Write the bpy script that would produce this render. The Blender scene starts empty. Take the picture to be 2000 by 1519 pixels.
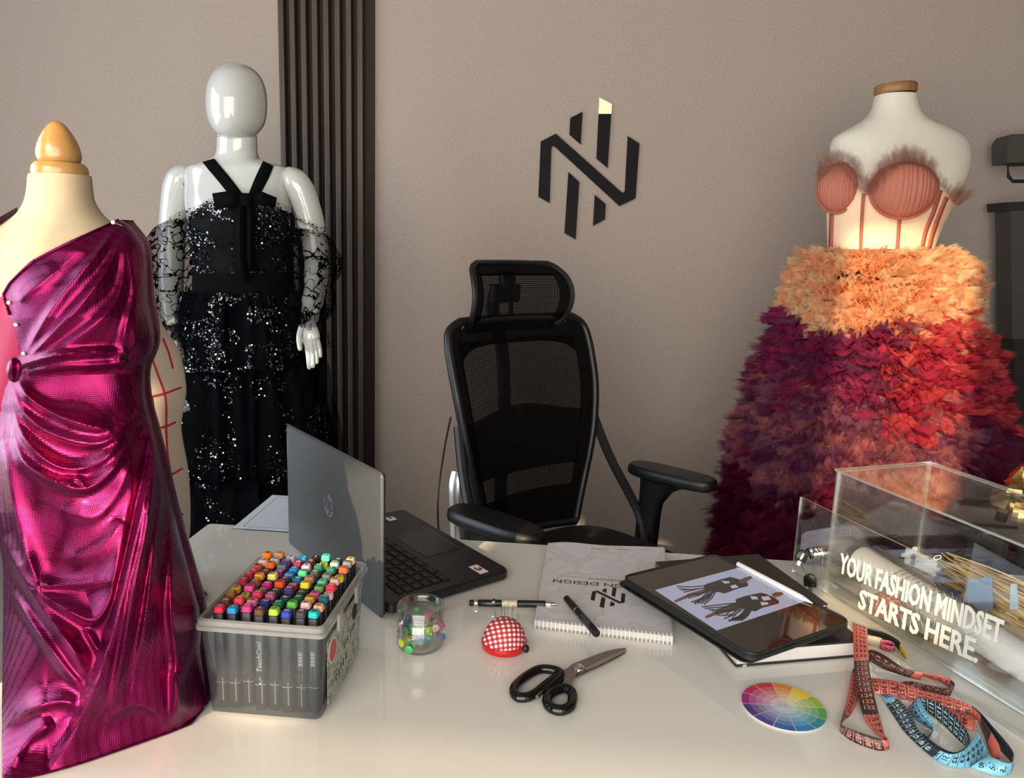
import bpy, bmesh, math, random
from mathutils import Vector, Matrix, noise
from mathutils.bvhtree import BVHTree
R = math.radians
random.seed(7)
SC = bpy.context.scene
COL = SC.collection

# ------------------------------------------------------------------ camera
F, HC = 1500.0, 1.32
PITCH, ROLL, YAW = R(10.9), R(2.0), R(4.3)
FWD = Vector((-math.sin(YAW)*math.cos(PITCH), math.cos(YAW)*math.cos(PITCH), -math.sin(PITCH)))
_r0 = Vector((math.cos(YAW), math.sin(YAW), 0)); _u0 = _r0.cross(FWD)
RIGHT = math.cos(ROLL)*_r0 + math.sin(ROLL)*_u0
UP = -math.sin(ROLL)*_r0 + math.cos(ROLL)*_u0
EYE = Vector((0, 0, HC))
cam_d = bpy.data.cameras.new('camera'); cam = bpy.data.objects.new('camera', cam_d); COL.objects.link(cam)
cam_d.sensor_width = 36; cam_d.lens = 36*F/2000; cam_d.clip_start = 0.02
cam.matrix_world = Matrix(((RIGHT.x, UP.x, -FWD.x, 0), (RIGHT.y, UP.y, -FWD.y, 0), (RIGHT.z, UP.z, -FWD.z, HC), (0, 0, 0, 1)))
SC.camera = cam

def ray(x, y): return FWD + RIGHT*((x-1000)/F) - UP*((y-759.5)/F)
def atz(x, y, z):
    d = ray(x, y); return EYE + d*((z-HC)/d.z)
def aty(x, y, Y):
    d = ray(x, y); return EYE + d*(Y/d.y)
def topx(p):
    q = Vector(p)-EYE; w = q.dot(FWD)
    return 1000+F*q.dot(RIGHT)/w, 759.5-F*q.dot(UP)/w

# ------------------------------------------------------------------ light and exposure
SC.view_settings.view_transform = 'Standard'; SC.view_settings.look = 'None'
SC.cycles.transparent_max_bounces = 40; SC.cycles.max_bounces = 10
SC.view_settings.exposure = -0.28; SC.view_settings.gamma = 1.0; SC.view_settings.use_curve_mapping = False
W = bpy.data.worlds.new('sky'); SC.world = W; W.use_nodes = True
_bg = W.node_tree.nodes['Background']; _bg.inputs[0].default_value = (0.75, 0.87, 1.0, 1); _bg.inputs[1].default_value = 1.6
SUN_KX, SUN_KZ = 0.35, 0.45          # sun travel per metre of depth: right, down
_sd = bpy.data.lights.new('sun', 'SUN'); sun = bpy.data.objects.new('sun', _sd); COL.objects.link(sun)
_sd.energy = 9.0; _sd.color = (1.0, 0.75, 0.44); _sd.angle = R(0.8)
sun.location = (-2, -4, 4)
sun.rotation_euler = Vector((SUN_KX, 1, -SUN_KZ)).to_track_quat('-Z', 'Y').to_euler()
def window_light(name, loc, rot, sx, sy, e, col):
    d = bpy.data.lights.new(name, 'AREA'); o = bpy.data.objects.new(name, d); COL.objects.link(o)
    d.shape = 'RECTANGLE'; d.size = sx; d.size_y = sy; d.energy = e; d.color = col
    o.location = loc; o.rotation_euler = rot
    return o
# daylight entering at the left window, and from behind the camera, widened into a soft fill
window_light('daylight_left', (-2.82, 0.75, 1.6), (0, R(-90), 0), 1.9, 2.3, 70, (0.80, 0.91, 1.0))
window_light('daylight_front', (-.45, -1.12, 1.42), (R(90), 0, 0), 2.7, 2.1, 132, (1.0, 0.93, 0.84))

# ------------------------------------------------------------------ mesh helpers
class MB:
    def __init__(s): s.v = []; s.f = []; s.m = []; s.uv = []
    def add(s, vs, fs, mi=0, uv=None):
        b = len(s.v); s.v += [Vector(p) for p in vs]
        s.uv += list(uv) if uv else [(0, 0)]*len(vs)
        for k, f in enumerate(fs):
            s.f.append([b+i for i in f]); s.m.append(mi[k] if isinstance(mi, list) else mi)
        return s
    def merge(s, o, M=None, mi=None):
        s.add([M @ p for p in o.v] if M else o.v, o.f, list(o.m) if mi is None else mi, o.uv); return s
    def box(s, c, d, M=None, mi=0):
        vs = [Vector((c[0]+i*d[0]/2, c[1]+j*d[1]/2, c[2]+k*d[2]/2)) for k in (-1, 1) for j in (-1, 1) for i in (-1, 1)]
        if M: vs = [M @ v for v in vs]
        return s.add(vs, [(0, 2, 3, 1), (4, 5, 7, 6), (0, 1, 5, 4), (2, 6, 7, 3), (0, 4, 6, 2), (1, 3, 7, 5)], mi)
    def loops(s, rings, mi=0, cap=True, closed=True, uvs=None):
        n = len(rings[0]); vs = [p for r in rings for p in r]; fs = []
        for i in range(len(rings)-1):
            for j in range(n if closed else n-1):
                k = (j+1) % n; fs.append((i*n+j, i*n+k, (i+1)*n+k, (i+1)*n+j))
        if cap: fs.append(tuple(range(n))[::-1]); fs.append(tuple((len(rings)-1)*n+j for j in range(n)))
        return s.add(vs, fs, mi, uvs)
    def rbox(s, c, d, r=.003, ch=.001, M=None, mi=0, seg=3):
        x, y, z = d[0]/2, d[1]/2, d[2]/2; ch = min(ch, z*.9)
        def ring(ins, zz):
            out = []
            for (sx, sy, a0) in ((1, 1, 0), (-1, 1, 90), (-1, -1, 180), (1, -1, 270)):
                for k in range(seg+1):
                    a = R(a0+90*k/seg); rr = max(r-ins, 1e-5)
                    out.append(Vector((c[0]+sx*(x-r)+rr*math.cos(a), c[1]+sy*(y-r)+rr*math.sin(a), c[2]+zz)))
            return [M @ p for p in out] if M else out
        return s.loops([ring(ch, -z), ring(0, -z+ch), ring(0, z-ch), ring(ch, z)], mi)
    def prism(s, poly, n, h, mi=0):
        """polygon of 3-D points extruded along vector n by h"""
        n = Vector(n)*h; k = len(poly); p = [Vector(q) for q in poly]
        return s.add(p+[q+n for q in p], [tuple(range(k))[::-1], tuple(range(k, 2*k))]+[(i, (i+1) % k, k+(i+1) % k, k+i) for i in range(k)], mi)
    def tube(s, pts, r, n=8, mi=0, cap=True, closed=False, flat=None, upv=None):
        pts = [Vector(p) for p in pts]; N = len(pts); rs = list(r) if isinstance(r, (list, tuple)) else [r]*N
        rings = []; prev = None
        for i, p in enumerate(pts):
            if closed: t = pts[(i+1) % N]-pts[i-1]
            else: t = pts[min(i+1, N-1)]-pts[max(i-1, 0)]
            if t.length < 1e-9: t = Vector((0, 0, 1))
            t.normalize()
            if upv is not None: a = Vector(upv)-t*t.dot(Vector(upv))
            elif prev is None: a = t.orthogonal()
            else: a = prev-t*t.dot(prev)
            if a.length < 1e-6: a = t.orthogonal()
            a.normalize(); prev = a; b = t.cross(a); fl = flat if flat else 1
            rings.append([p+(a*math.cos(2*math.pi*j/n)*fl+b*math.sin(2*math.pi*j/n))*rs[i] for j in range(n)])
        if closed: rings.append(rings[0]); cap = False
        return s.loops(rings, mi, cap)
    def lathe(s, prof, n=24, M=None, mi=0, cap=True, sx=1, sy=1):
        rings = []
        for (r, z) in prof:
            g = [Vector((r*sx*math.cos(2*math.pi*j/n), r*sy*math.sin(2*math.pi*j/n), z)) for j in range(n)]
            rings.append([M @ p for p in g] if M else g)
        return s.loops(rings, mi, cap)
    def grid(s, nu, nv, fn, mi=0, closed=False, uvscale=(1, 1)):
        vs, uv = [], []
        for j in range(nv+1):
            for i in range(nu if closed else nu+1):
                vs.append(Vector(fn(i/nu, j/nv))); uv.append((i/nu*uvscale[0], j/nv*uvscale[1]))
        w = nu if closed else nu+1; fs = []
        for j in range(nv):
            for i in range(nu):
                k = (i+1) % w; fs.append((j*w+i, j*w+k, (j+1)*w+k, (j+1)*w+i))
        return s.add(vs, fs, mi, uv)
    def bvh(s): return BVHTree.FromPolygons([tuple(v) for v in s.v], s.f)

MATS = {}
def reg(o, M): MATS[o.name] = M; return o
def wm(o): return MATS.get(o.name, Matrix()) if o else Matrix()
def obj(name, mb, mats, parent=None, smooth=True, local=False, ang=40, kind=None, label=None, solid=None, sub=0):
    me = bpy.data.meshes.new(name)
    inv = wm(parent).inverted() if (parent and not local) else None
    me.from_pydata([tuple(inv @ v) if inv else tuple(v) for v in mb.v], [], mb.f)
    for m in (mats if isinstance(mats, (list, tuple)) else [mats]): me.materials.append(m)
    if len(me.materials) > 1: me.polygons.foreach_set('material_index', mb.m)
    if any(u != (0, 0) for u in mb.uv):
        l = me.uv_layers.new(name='UVMap'); d = []
        for lp in me.loops: d += mb.uv[lp.vertex_index]
        l.data.foreach_set('uv', d)
    if smooth:
        me.shade_smooth(); me.set_sharp_from_angle(angle=R(ang))
    me.update()
    o = bpy.data.objects.new(name, me); COL.objects.link(o)
    if parent: o.parent = parent; reg(o, wm(parent))
    else: reg(o, Matrix())
    if kind: o['kind'] = kind
    if label: o['label'] = label
    if solid:
        md = o.modifiers.new('s', 'SOLIDIFY'); md.thickness = solid; md.offset = -1
    if sub:
        md = o.modifiers.new('d', 'SUBSURF'); md.levels = sub; md.render_levels = sub
    return o
def thing(name, label, cat, loc=(0, 0, 0), rz=0, group=None):
    o = bpy.data.objects.new(name, None); COL.objects.link(o); o.empty_display_size = .05
    o.location = loc; o.rotation_euler = (0, 0, rz); o['label'] = label; o['category'] = cat
    if group: o['group'] = group
    return reg(o, Matrix.Translation(Vector(loc)) @ Matrix.Rotation(rz, 4, 'Z'))
def tag(o, label, cat, group=None):
    o['label'] = label; o['category'] = cat
    if group: o['group'] = group
    return o
def copy_thing(root, M, label, group=None, remat=None):
    r = root.copy(); COL.objects.link(r); r.matrix_world = M; r['label'] = label
    if group: r['group'] = group
    for ch in list(root.children):
        c = ch.copy(); COL.objects.link(c); c.parent = r
        for g in list(ch.children):
            d = g.copy(); COL.objects.link(d); d.parent = c
    return r
def cr(pts, n=8, closed=False):
    """Catmull-Rom through points (tuples or vectors)"""
    P = [Vector(p) for p in pts]; N = len(P); out = []
    for i in range(N if closed else N-1):
        if closed: a, b, c, d = P[i-1], P[i], P[(i+1) % N], P[(i+2) % N]
        else: a, b, c, d = P[max(i-1, 0)], P[i], P[i+1], P[min(i+2, N-1)]
        for k in range(n):
            t = k/n
            out.append(.5*((2*b)+(c-a)*t+(2*a-5*b+4*c-d)*t*t+(3*b-a-3*c+d)*t**3))
    if not closed: out.append(P[-1])
    return out
def lerp_tab(tab, y):
    if y <= tab[0][0]: return tab[0][1:]
    for a, b in zip(tab, tab[1:]):
        if y <= b[0]:
            t = (y-a[0])/(b[0]-a[0]); return tuple(p+(q-p)*t for p, q in zip(a[1:], b[1:]))
    return tab[-1][1:]
def smooth_tab(tab, n=6):
    return [tuple(p) for p in _crn(tab, n)]
def _crn(tab, n):
    N = len(tab); out = []
    for i in range(N-1):
        a, b, c, d = tab[max(i-1, 0)], tab[i], tab[i+1], tab[min(i+2, N-1)]
        for k in range(n):
            t = k/n
            out.append(tuple(.5*(2*q+(r_-p)*t+(2*p-5*q+4*r_-s_)*t*t+(3*q-p-3*r_+s_)*t**3) for p, q, r_, s_ in zip(a, b, c, d)))
    out.append(tuple(tab[-1])); return out
def arc(n): return [2*math.pi*j/n for j in range(n)]
_tc = {}
def text_mb(s, size, bold=0.0, extrude=0.0, align='CENTER', sx=1.0, shear=0):
    """flat letters in the XY plane as a MB (built-in font)"""
    key = (s, size, bold, extrude, align, sx, shear)
    if key in _tc: return _tc[key]
    c = bpy.data.curves.new('t', 'FONT'); c.body = s; c.size = size; c.offset = bold; c.extrude = extrude; c.resolution_u = 2
    c.align_x = align; c.align_y = 'CENTER'; c.fill_mode = 'BOTH'; c.shear = shear
    o = bpy.data.objects.new('t', c); COL.objects.link(o)
    dg = bpy.context.evaluated_depsgraph_get(); me = o.evaluated_get(dg).to_mesh()
    mb = MB().add([Vector((v.co.x*sx, v.co.y, v.co.z)) for v in me.vertices], [tuple(p.vertices) for p in me.polygons])
    o.evaluated_get(dg).to_mesh_clear(); bpy.data.objects.remove(o); bpy.data.curves.remove(c)
    _tc[key] = mb; return mb
def frame(o, x, y, z=None):
    x = Vector(x).normalized(); y = Vector(y); y = (y-x*x.dot(y)).normalized(); z = x.cross(y)
    return Matrix(((x.x, y.x, z.x, o[0]), (x.y, y.y, z.y, o[1]), (x.z, y.z, z.z, o[2]), (0, 0, 0, 1)))
def mrz(a): return Matrix.Rotation(a, 4, 'Z')
def T(x, y, z): return Matrix.Translation((x, y, z))

def strokes(w, h, seed, lines=1, gap=1.6):
    """unreadably small print: rows of short strokes, w wide, letters h high"""
    rg = random.Random(seed); b = MB()
    for l in range(lines):
        x = -w/2; y = -l*h*gap; 
        while x < w/2:
            k = rg.choice((0, 1, 2)); lw = h*.16
            if rg.random() < .14: x += h*.6; continue
            if k == 0: b.box((x+lw, y, 0), (lw, h, 0))
            elif k == 1: b.box((x+lw, y, 0), (lw, h*.8, 0)); b.box((x+h*.35, y+h*.3, 0), (h*.4, lw, 0))
            else: b.box((x+h*.25, y-h*.3, 0), (h*.5, lw, 0)); b.box((x+h*.3, y+h*.1, 0), (lw, h*.7, 0))
            x += h*.85
    return b

# ------------------------------------------------------------------ materials
def srgb(r, g, b):
    f = lambda c: (c/255/12.92) if c <= 10 else ((c/255+.055)/1.055)**2.4
    return (f(r), f(g), f(b), 1)
class NT:
    def __init__(s, name):
        s.m = bpy.data.materials.new(name); s.m.use_nodes = True; s.t = s.m.node_tree
        s.p = s.t.nodes['Principled BSDF']; s.out = s.t.nodes['Material Output']
    def n(s, typ, ins=None, **kw):
        o = s.t.nodes.new('ShaderNode'+typ)
        for k, v in kw.items(): setattr(o, k, v)
        for k, v in (ins or {}).items():
            if hasattr(v, 'node') or hasattr(v, 'is_linked'): s.t.links.new(v, o.inputs[k])
            elif isinstance(v, bpy.types.Node): s.t.links.new(v.outputs[0], o.inputs[k])
            else: o.inputs[k].default_value = v
        return o
    def link(s, a, b): s.t.links.new(a.outputs[0] if isinstance(a, bpy.types.Node) else a, b)
    def set(s, **kw):
        for k, v in kw.items():
            i = s.p.inputs[k.replace('_', ' ')]
            if isinstance(v, bpy.types.Node): s.t.links.new(v.outputs[0], i)
            elif hasattr(v, 'is_linked'): s.t.links.new(v, i)
            else: i.default_value = v
        return s
    def math(s, op, a, b=0, c=0):
        return s.n('Math', {0: a, 1: b, 2: c}, operation=op)
    def ramp(s, fac, stops, interp='LINEAR'):
        r = s.n('ValToRGB', {0: fac}); r.color_ramp.interpolation = interp
        e = r.color_ramp.elements
        while len(e) < len(stops): e.new(.5)
        for x, (p, c) in zip(e, stops): x.position = p; x.color = c if len(c) == 4 else (*c, 1)
        return r
    def mix(s, fac, a, b, blend='MIX'):
        m = s.n('Mix', data_type='RGBA', blend_type=blend)
        for i, v in ((0, fac), (6, a), (7, b)):
            if isinstance(v, bpy.types.Node): s.t.links.new(v.outputs[0], m.inputs[i])
            elif hasattr(v, 'is_linked'): s.t.links.new(v, m.inputs[i])
            else: m.inputs[i].default_value = v
        return m.outputs[2]
    def bump(s, h, strength=.3, dist=.002):
        b = s.n('Bump', {'Strength': strength, 'Distance': dist, 'Height': h}); s.link(b, s.p.inputs['Normal']); return b
    def coord(s, which='Object', scale=(1, 1, 1), rot=(0, 0, 0)):
        c = s.n('TexCoord'); m = s.n('Mapping', {'Scale': scale, 'Rotation': rot}); s.link(c.outputs[which], m.inputs[0]); return m
    def noise(s, co, scale, detail=3, rough=.5):
        return s.n('TexNoise', {'Vector': co, 'Scale': scale, 'Detail': detail, 'Roughness': rough})
def mat(name, col, rough=.5, metal=0, **kw):
    n = NT(name); n.set(Base_Color=col, Roughness=rough, Metallic=metal)
    for k, v in kw.items(): n.set(**{k: v})
    return n.m
def cmat(name, *rgb, rough=.5, metal=0, **kw): return mat(name, srgb(*rgb), rough, metal, **kw)
def fabric(name, rgb, rough=.8, scale=900, strength=.25, **kw):
    n = NT(name); co = n.coord(); t = n.noise(co, scale, 2)
    n.set(Base_Color=srgb(*rgb), Roughness=rough, **kw); n.bump(t, strength, .0008); return n.m
def clear(name, tint=(.97, .98, .98, 1), gl=.06, rough=.03, haze=0, hcol=(.8, .8, .8, 1), ior=1.45, k=.7):
    """thin clear sheet: lets light straight through, reflects by Fresnel; haze adds a milky diffuse share"""
    n = NT(name); t = n.t; t.nodes.remove(n.p)
    tr = n.n('BsdfTransparent', {0: tint}); g = n.n('BsdfGlossy', {'Color': (1, 1, 1, 1), 'Roughness': rough})
    fr = n.n('Fresnel', {'IOR': ior})
    base = tr
    if haze:
        d = n.n('BsdfDiffuse', {0: hcol}); tl = n.n('BsdfTranslucent', {0: hcol}); a = n.n('AddShader', {0: n.n('MixShader', {0: .5, 1: d, 2: tl}), 1: n.n('BsdfTransparent', {0: (0, 0, 0, 1)})})
        base = n.n('MixShader', {0: haze, 1: tr, 2: a})
    mx = n.n('MixShader', {0: n.math('MINIMUM', n.math('MULTIPLY_ADD', fr, k, gl-.04), .5), 1: base, 2: g})
    n.link(mx, n.out.inputs[0]); return n.m
def sheer(name, rgb, op, rough=.8, trans=.4, pattern=None):
    """see-through cloth: op = share of threads (float or node builder)"""
    n = NT(name); n.t.nodes.remove(n.p); c = srgb(*rgb)
    o = op if not callable(op) else op(n)
    d = n.n('BsdfDiffuse', {0: c}); tl = n.n('BsdfTranslucent', {0: c})
    s = n.n('MixShader', {0: trans, 1: d, 2: tl}); tr = n.n('BsdfTransparent')
    m = n.n('MixShader', {0: o, 1: tr, 2: s}); n.link(m, n.out.inputs[0]); return n.m
# ------------------------------------------------------------------ shared materials
def wall_mat():
    n = NT('wall_fabric'); c1 = n.coord(scale=(700, 700, 130)); c2 = n.coord(scale=(130, 130, 700)); c3 = n.coord()
    a = n.n('TexNoise', {'Vector': c1, 'Scale': 1.0, 'Detail': 2}); b = n.n('TexNoise', {'Vector': c2, 'Scale': 1.0, 'Detail': 2})
    s = n.math('ADD', a, b); big = n.noise(c3, 3, 3)
    col = n.ramp(s, [(.72, srgb(138, 122, 112)), (1.0, srgb(172, 158, 147)), (1.28, srgb(194, 182, 172))])
    col = n.ramp(n.math('MULTIPLY', s, .5), [(.36, srgb(152, 138, 127)), (.5, srgb(170, 156, 145)), (.64, srgb(184, 171, 160))])
    n.set(Base_Color=n.mix(n.math('MULTIPLY', big, .25), col.outputs[0], srgb(160, 142, 132)), Roughness=.9); n.bump(s, .22, .0006); return n.m
M_WALL = wall_mat()
M_CEIL = cmat('ceiling_paint', 128, 120, 112, rough=.9)
M_DARKWALL = cmat('dark_wall_paint', 74, 64, 56, rough=.9)  # walls out of view, kept dark to cut bounced light at the right
def wood(name, a, b, scale=(60, 60, 3), rough=.45, strength=.1):
    n = NT(name); co = n.coord(scale=scale); t = n.noise(co, 1.5, 5, .6)
    n.set(Base_Color=n.ramp(t, [(.3, srgb(*a)), (.7, srgb(*b))]), Roughness=rough); n.bump(t, strength, .001); return n.m
M_SLAT = wood('smoked_oak', (56, 44, 35), (78, 62, 50))
M_SLATBACK = cmat('slat_backing', 46, 36, 30, rough=.8)
M_FLOOR = wood('grey_floor_boards', (120, 116, 110), (150, 146, 140), scale=(3, 40, 40))
def desk_mat():
    n = NT('white_lacquer'); n.set(Base_Color=srgb(222, 219, 210), Roughness=.045, Coat_Weight=.5, Coat_Roughness=.05)
    n.bump(n.noise(n.coord(), 9, 2), .012, .01); return n.m
M_DESK = desk_mat()
M_GLOSSBLACK = mat('black_gloss_acrylic', srgb(9, 10, 11), .06, 0, Specular_IOR_Level=.03)
M_GOLD = mat('gold_reflection', (.95, .64, .27, 1), .28, 1.0)
M_BLACKP = mat('black_plastic', srgb(19, 20, 21), .42)
M_BLACKM = mat('matt_black_plastic', srgb(16, 16, 17), .6)
M_CHROME = mat('chrome', (.82, .82, .82, 1), .1, 1.0)
M_STEEL = mat('brushed_steel', (.33, .31, .28, 1), .28, 1.0)
M_WHITE = cmat('white_paper', 206, 203, 198, rough=.75)
M_GREYPAPER = cmat('grey_paper', 176, 172, 168, rough=.7)
M_INK = cmat('black_ink', 22, 22, 24, rough=.6)
M_GREYINK = cmat('grey_ink', 120, 118, 116, rough=.7)
M_GLOSSWHITE = mat('white_gloss_plastic', srgb(236, 236, 234), .2)

# ------------------------------------------------------------------ the room
XL, XR, YF, YB, ZC = -2.9, 2.5, -1.2, 3.0, 3.0
obj('floor', MB().box(((XL+XR)/2, (YF+YB)/2, -.05), (XR-XL+.4, YB-YF+.4, .1)), M_FLOOR, kind='structure')
obj('ceiling', MB().box(((XL+XR)/2, (YF+YB)/2, ZC+.05), (XR-XL+.4, YB-YF+.4, .1)), M_CEIL, kind='structure')
obj('wall_back', MB().box(((XL+XR)/2, YB+.06, ZC/2), (XR-XL+.4, .12, ZC)), M_WALL, kind='structure')
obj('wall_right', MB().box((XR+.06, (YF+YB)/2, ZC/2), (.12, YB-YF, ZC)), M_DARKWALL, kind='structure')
def wall_with_openings(name, a0, a1, openings, fn, m):
    """wall split into boxes round its openings; fn(a, z) maps to world, thickness handled by it"""
    xs = sorted({a0, a1, *[o[0] for o in openings], *[o[1] for o in openings]})
    zs = sorted({0, ZC, *[o[2] for o in openings], *[o[3] for o in openings]})
    b = MB()
    for z0, z1 in zip(zs, zs[1:]):
        run = None
        for x0, x1 in zip(xs, xs[1:]):
            hole = any(o[0] <= (x0+x1)/2 <= o[1] and o[2] <= (z0+z1)/2 <= o[3] for o in openings)
            if not hole: run = (run[0], x1) if run else (x0, x1)
            if (hole or x1 == xs[-1]) and run: fn(b, run[0], run[1], z0, z1); run = None
    return obj(name, b, m, kind='structure')
SUN_SLOTS = [(-.46, -.12, 2.08, 2.90), (-1.325, -1.268, 2.12, 2.36), (-1.435, -1.358, 1.90, 2.12), (-1.285, -1.04, 1.84, 2.02),
                  (-.42, -.24, 1.80, 1.99), (-2.2, .3, .20, 1.655), (-2.2, -1.0, 1.655, 1.73), (.7, 2.3, .7, 2.6)]  # slots of an unseen wall, shaped to throw the sun patches
wall_with_openings('sun_gobo_wall', XL, XR, SUN_SLOTS,
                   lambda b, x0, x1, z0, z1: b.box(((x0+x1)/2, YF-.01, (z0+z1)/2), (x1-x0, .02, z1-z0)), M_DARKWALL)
tag(obj('sun_scrim', MB().grid(120, 4, lambda u, v: Vector((-2.25+2.6*u, YF-.045+.012*math.sin(u*150), .15+1.525*v))), sheer('scrim_voile', (214, 206, 190), .72, trans=.6)),
    'pale net curtain added out of view to dim the sun through the low slots', 'scrim')  # unseen net added to weaken the sun on the near desk
wall_with_openings('wall_left', YF, YB, [(-.2, 1.7, .45, 2.75)],
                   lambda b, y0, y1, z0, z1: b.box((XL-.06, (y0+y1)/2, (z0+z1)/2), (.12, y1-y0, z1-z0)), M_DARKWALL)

obj('sun_blocker_fin', MB().box((XL-.9, -.32, 2.5), (1.7, .1, 5.0)), M_DARKWALL, kind='structure')   # unseen blocker added to keep the low sun out of the left window

# slatted panel on the back wall
sp = thing('slat_panel', 'dark wooden slat panel running up the taupe wall behind the black gown', 'wall panel', (-.958, 2.99, 0))
obj('backing_board', MB().box((-.958, 2.992, 1.5), (.352, .015, 3.0)), M_SLATBACK, sp, smooth=False)
for k in range(8):
    x = -1.123+k*.0424
    obj('slat', MB().rbox((x, 2.967, 1.5), (.0205, .034, 2.998), .002, .001), M_SLAT, sp, ang=30)

# wall emblem of five black bars
LOGO = [[(128, 520), (272, 445), (895, 1000), (912, 1011), (926, 1006), (932, 992), (960, 468), (1073, 540), (1035, 1065), (880, 1138), (262, 570), (247, 563), (233, 572), (229, 590), (213, 1110), (105, 1050)],
        [(410, 295), (528, 235), (510, 548), (402, 455)], [(682, 255), (803, 255), (768, 775), (660, 683)],
        [(392, 812), (497, 908), (462, 1458), (355, 1398)], [(645, 1030), (750, 1120), (742, 1268), (627, 1328)]]
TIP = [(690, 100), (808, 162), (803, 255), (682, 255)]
lp = lambda q, Y=2.990: aty(1030+q[0]/4.9, 170+q[1]/4.9, Y)
lg = thing('wall_emblem', 'black glossy interlocking bar emblem mounted on the taupe wall above the chair', 'wall sign', lp((590, 780), 2.999))
for k, pl in enumerate(LOGO):
    obj('emblem_bar', MB().prism([lp(q) for q in pl], (0, 1, 0), .008), M_GLOSSBLACK, lg, smooth=False)
obj('tip_reflection', MB().prism([lp(q) for q in TIP], (0, 1, 0), .008), M_GOLD, lg, smooth=False, label='golden reflection on the tip of the tall bar, built as a gold piece')  # golden reflection on the black bar, put in as gold metal

# ------------------------------------------------------------------ the desk
DZ = .75
dk = thing('desk', 'white lacquered desk with a glossy top across the foreground', 'desk', (.3, .95, 0))
obj('desk_top', MB().rbox((.325, .925, .73), (2.05, .94, .04), .012, .003), M_DESK, dk, ang=30)
for x in (-.66, 1.31): obj('side_panel', MB().rbox((x, .925, .355), (.035, .88, .709), .004, .002), M_DESK, dk)
obj('modesty_panel', MB().rbox((.325, .6, .43), (1.93, .02, .55), .004, .002), M_DESK, dk)
# ------------------------------------------------------------------ marker box and its 80 markers
def box_plastic():
    return clear('milky_box_plastic', tint=(.80, .82, .83, 1), gl=.05, rough=.12, haze=.17, hcol=srgb(150, 158, 166))
M_BOXP = box_plastic()
M_BOXRIM = clear('box_rim_plastic', tint=(.9, .9, .9, 1), gl=.07, rough=.1, haze=.5, hcol=srgb(205, 203, 200))
mbx = thing('marker_box', 'milky clear plastic box packed with coloured markers', 'box', (-.343, .89, DZ))
BX0, BX1, BY0, BY1 = -.411, -.276, .803, .976
def shell(x0, x1, y0, y1, r, z):
    out = []
    for (cx, cy, a0) in ((x1-r, y1-r, 0), (x0+r, y1-r, 90), (x0+r, y0+r, 180), (x1-r, y0+r, 270)):
        for k in range(5):
            a = R(a0+90*k/4); out.append(Vector((cx+r*math.cos(a), cy+r*math.sin(a), z)))
    return out
def rect_ring(g, z, r=.008): return shell(BX0-g, BX1+g, BY0-g, BY1+g, r, z)
obj('tub', MB().loops([rect_ring(-.004, DZ+.0006), rect_ring(0, DZ+.003), rect_ring(.006, DZ+.120)], cap=False)
    .add(rect_ring(-.004, DZ+.0006), [tuple(range(20))[::-1]]), M_BOXP, mbx, ang=50)
obj('rim', MB().loops([rect_ring(.005, DZ+.112), rect_ring(.0105, DZ+.113), rect_ring(.0105, DZ+.118), rect_ring(.009, DZ+.119), rect_ring(.009, DZ+.1245), rect_ring(.006, DZ+.1265), rect_ring(.0045, DZ+.1245), rect_ring(.0045, DZ+.118)], cap=False), M_BOXRIM, mbx, ang=30)
for y in (.85, .925):
    obj('latch_tab', MB().rbox((BX1+.0115, y, DZ+.108), (.004, .018, .022), .0015, .0008), M_BOXRIM, mbx)
# moulded ribs inside the front wall
for k in range(7):
    obj('divider_rib', MB().rbox((BX0+.017+k*.0160, BY0+.0012, DZ+.033), (.0012, .002, .03), .0005, .0003), M_BOXRIM, mbx)
# printed sticker on the right wall: pale sheet, red round badge, coloured streaks and red lettering
stk = Matrix(((0, 0, 1, BX1+.0048), (1, 0, 0, .888), (0, 1, 0, DZ+.052), (0, 0, 0, 1)))
M_STK = NT('sticker_print'); _c = M_STK.noise(M_STK.coord(scale=(1, 30, 60)), 2.2, 5, .7)
M_STK.set(Base_Color=M_STK.ramp(_c, [(.3, srgb(52, 66, 46)), (.45, srgb(112, 122, 92)), (.55, srgb(170, 172, 160)), (.7, srgb(70, 78, 70))]), Roughness=.35); M_STK = M_STK.m
M_STKRED = cmat('sticker_red', 176, 62, 52, rough=.4); M_STKWHITE = cmat('sticker_white', 214, 208, 200, rough=.4)
st = obj('sticker', MB().rbox((0, 0, 0), (.138, .088, .0006), .006, .0002, M=stk), M_STK, mbx, label='green and grey printed sticker with a red round badge')
def disc(M, r, h, n=24, sx=1): return MB().loops([[M @ Vector((r*sx*math.cos(a), r*math.sin(a), z)) for a in arc(n)] for z in (0, h)])
obj('badge_ring', disc(stk @ T(-.049, .022, .0003), .0155, .0003), M_STKWHITE, st)
obj('badge', disc(stk @ T(-.049, .022, .0006), .0135, .0003), M_STKRED, st)
obj('print', MB().merge(strokes(.05, .012, 2), stk @ T(-.022, -.02, .0008) @ mrz(.15)), M_STKRED, st, smooth=False)
obj('print', MB().merge(strokes(.05, .009, 3), stk @ T(.02, .005, .0008) @ mrz(.1)), M_STKWHITE, st, smooth=False)
obj('print', disc(stk @ T(.045, .025, .0004), .011, .0003), M_INK, st)

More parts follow.
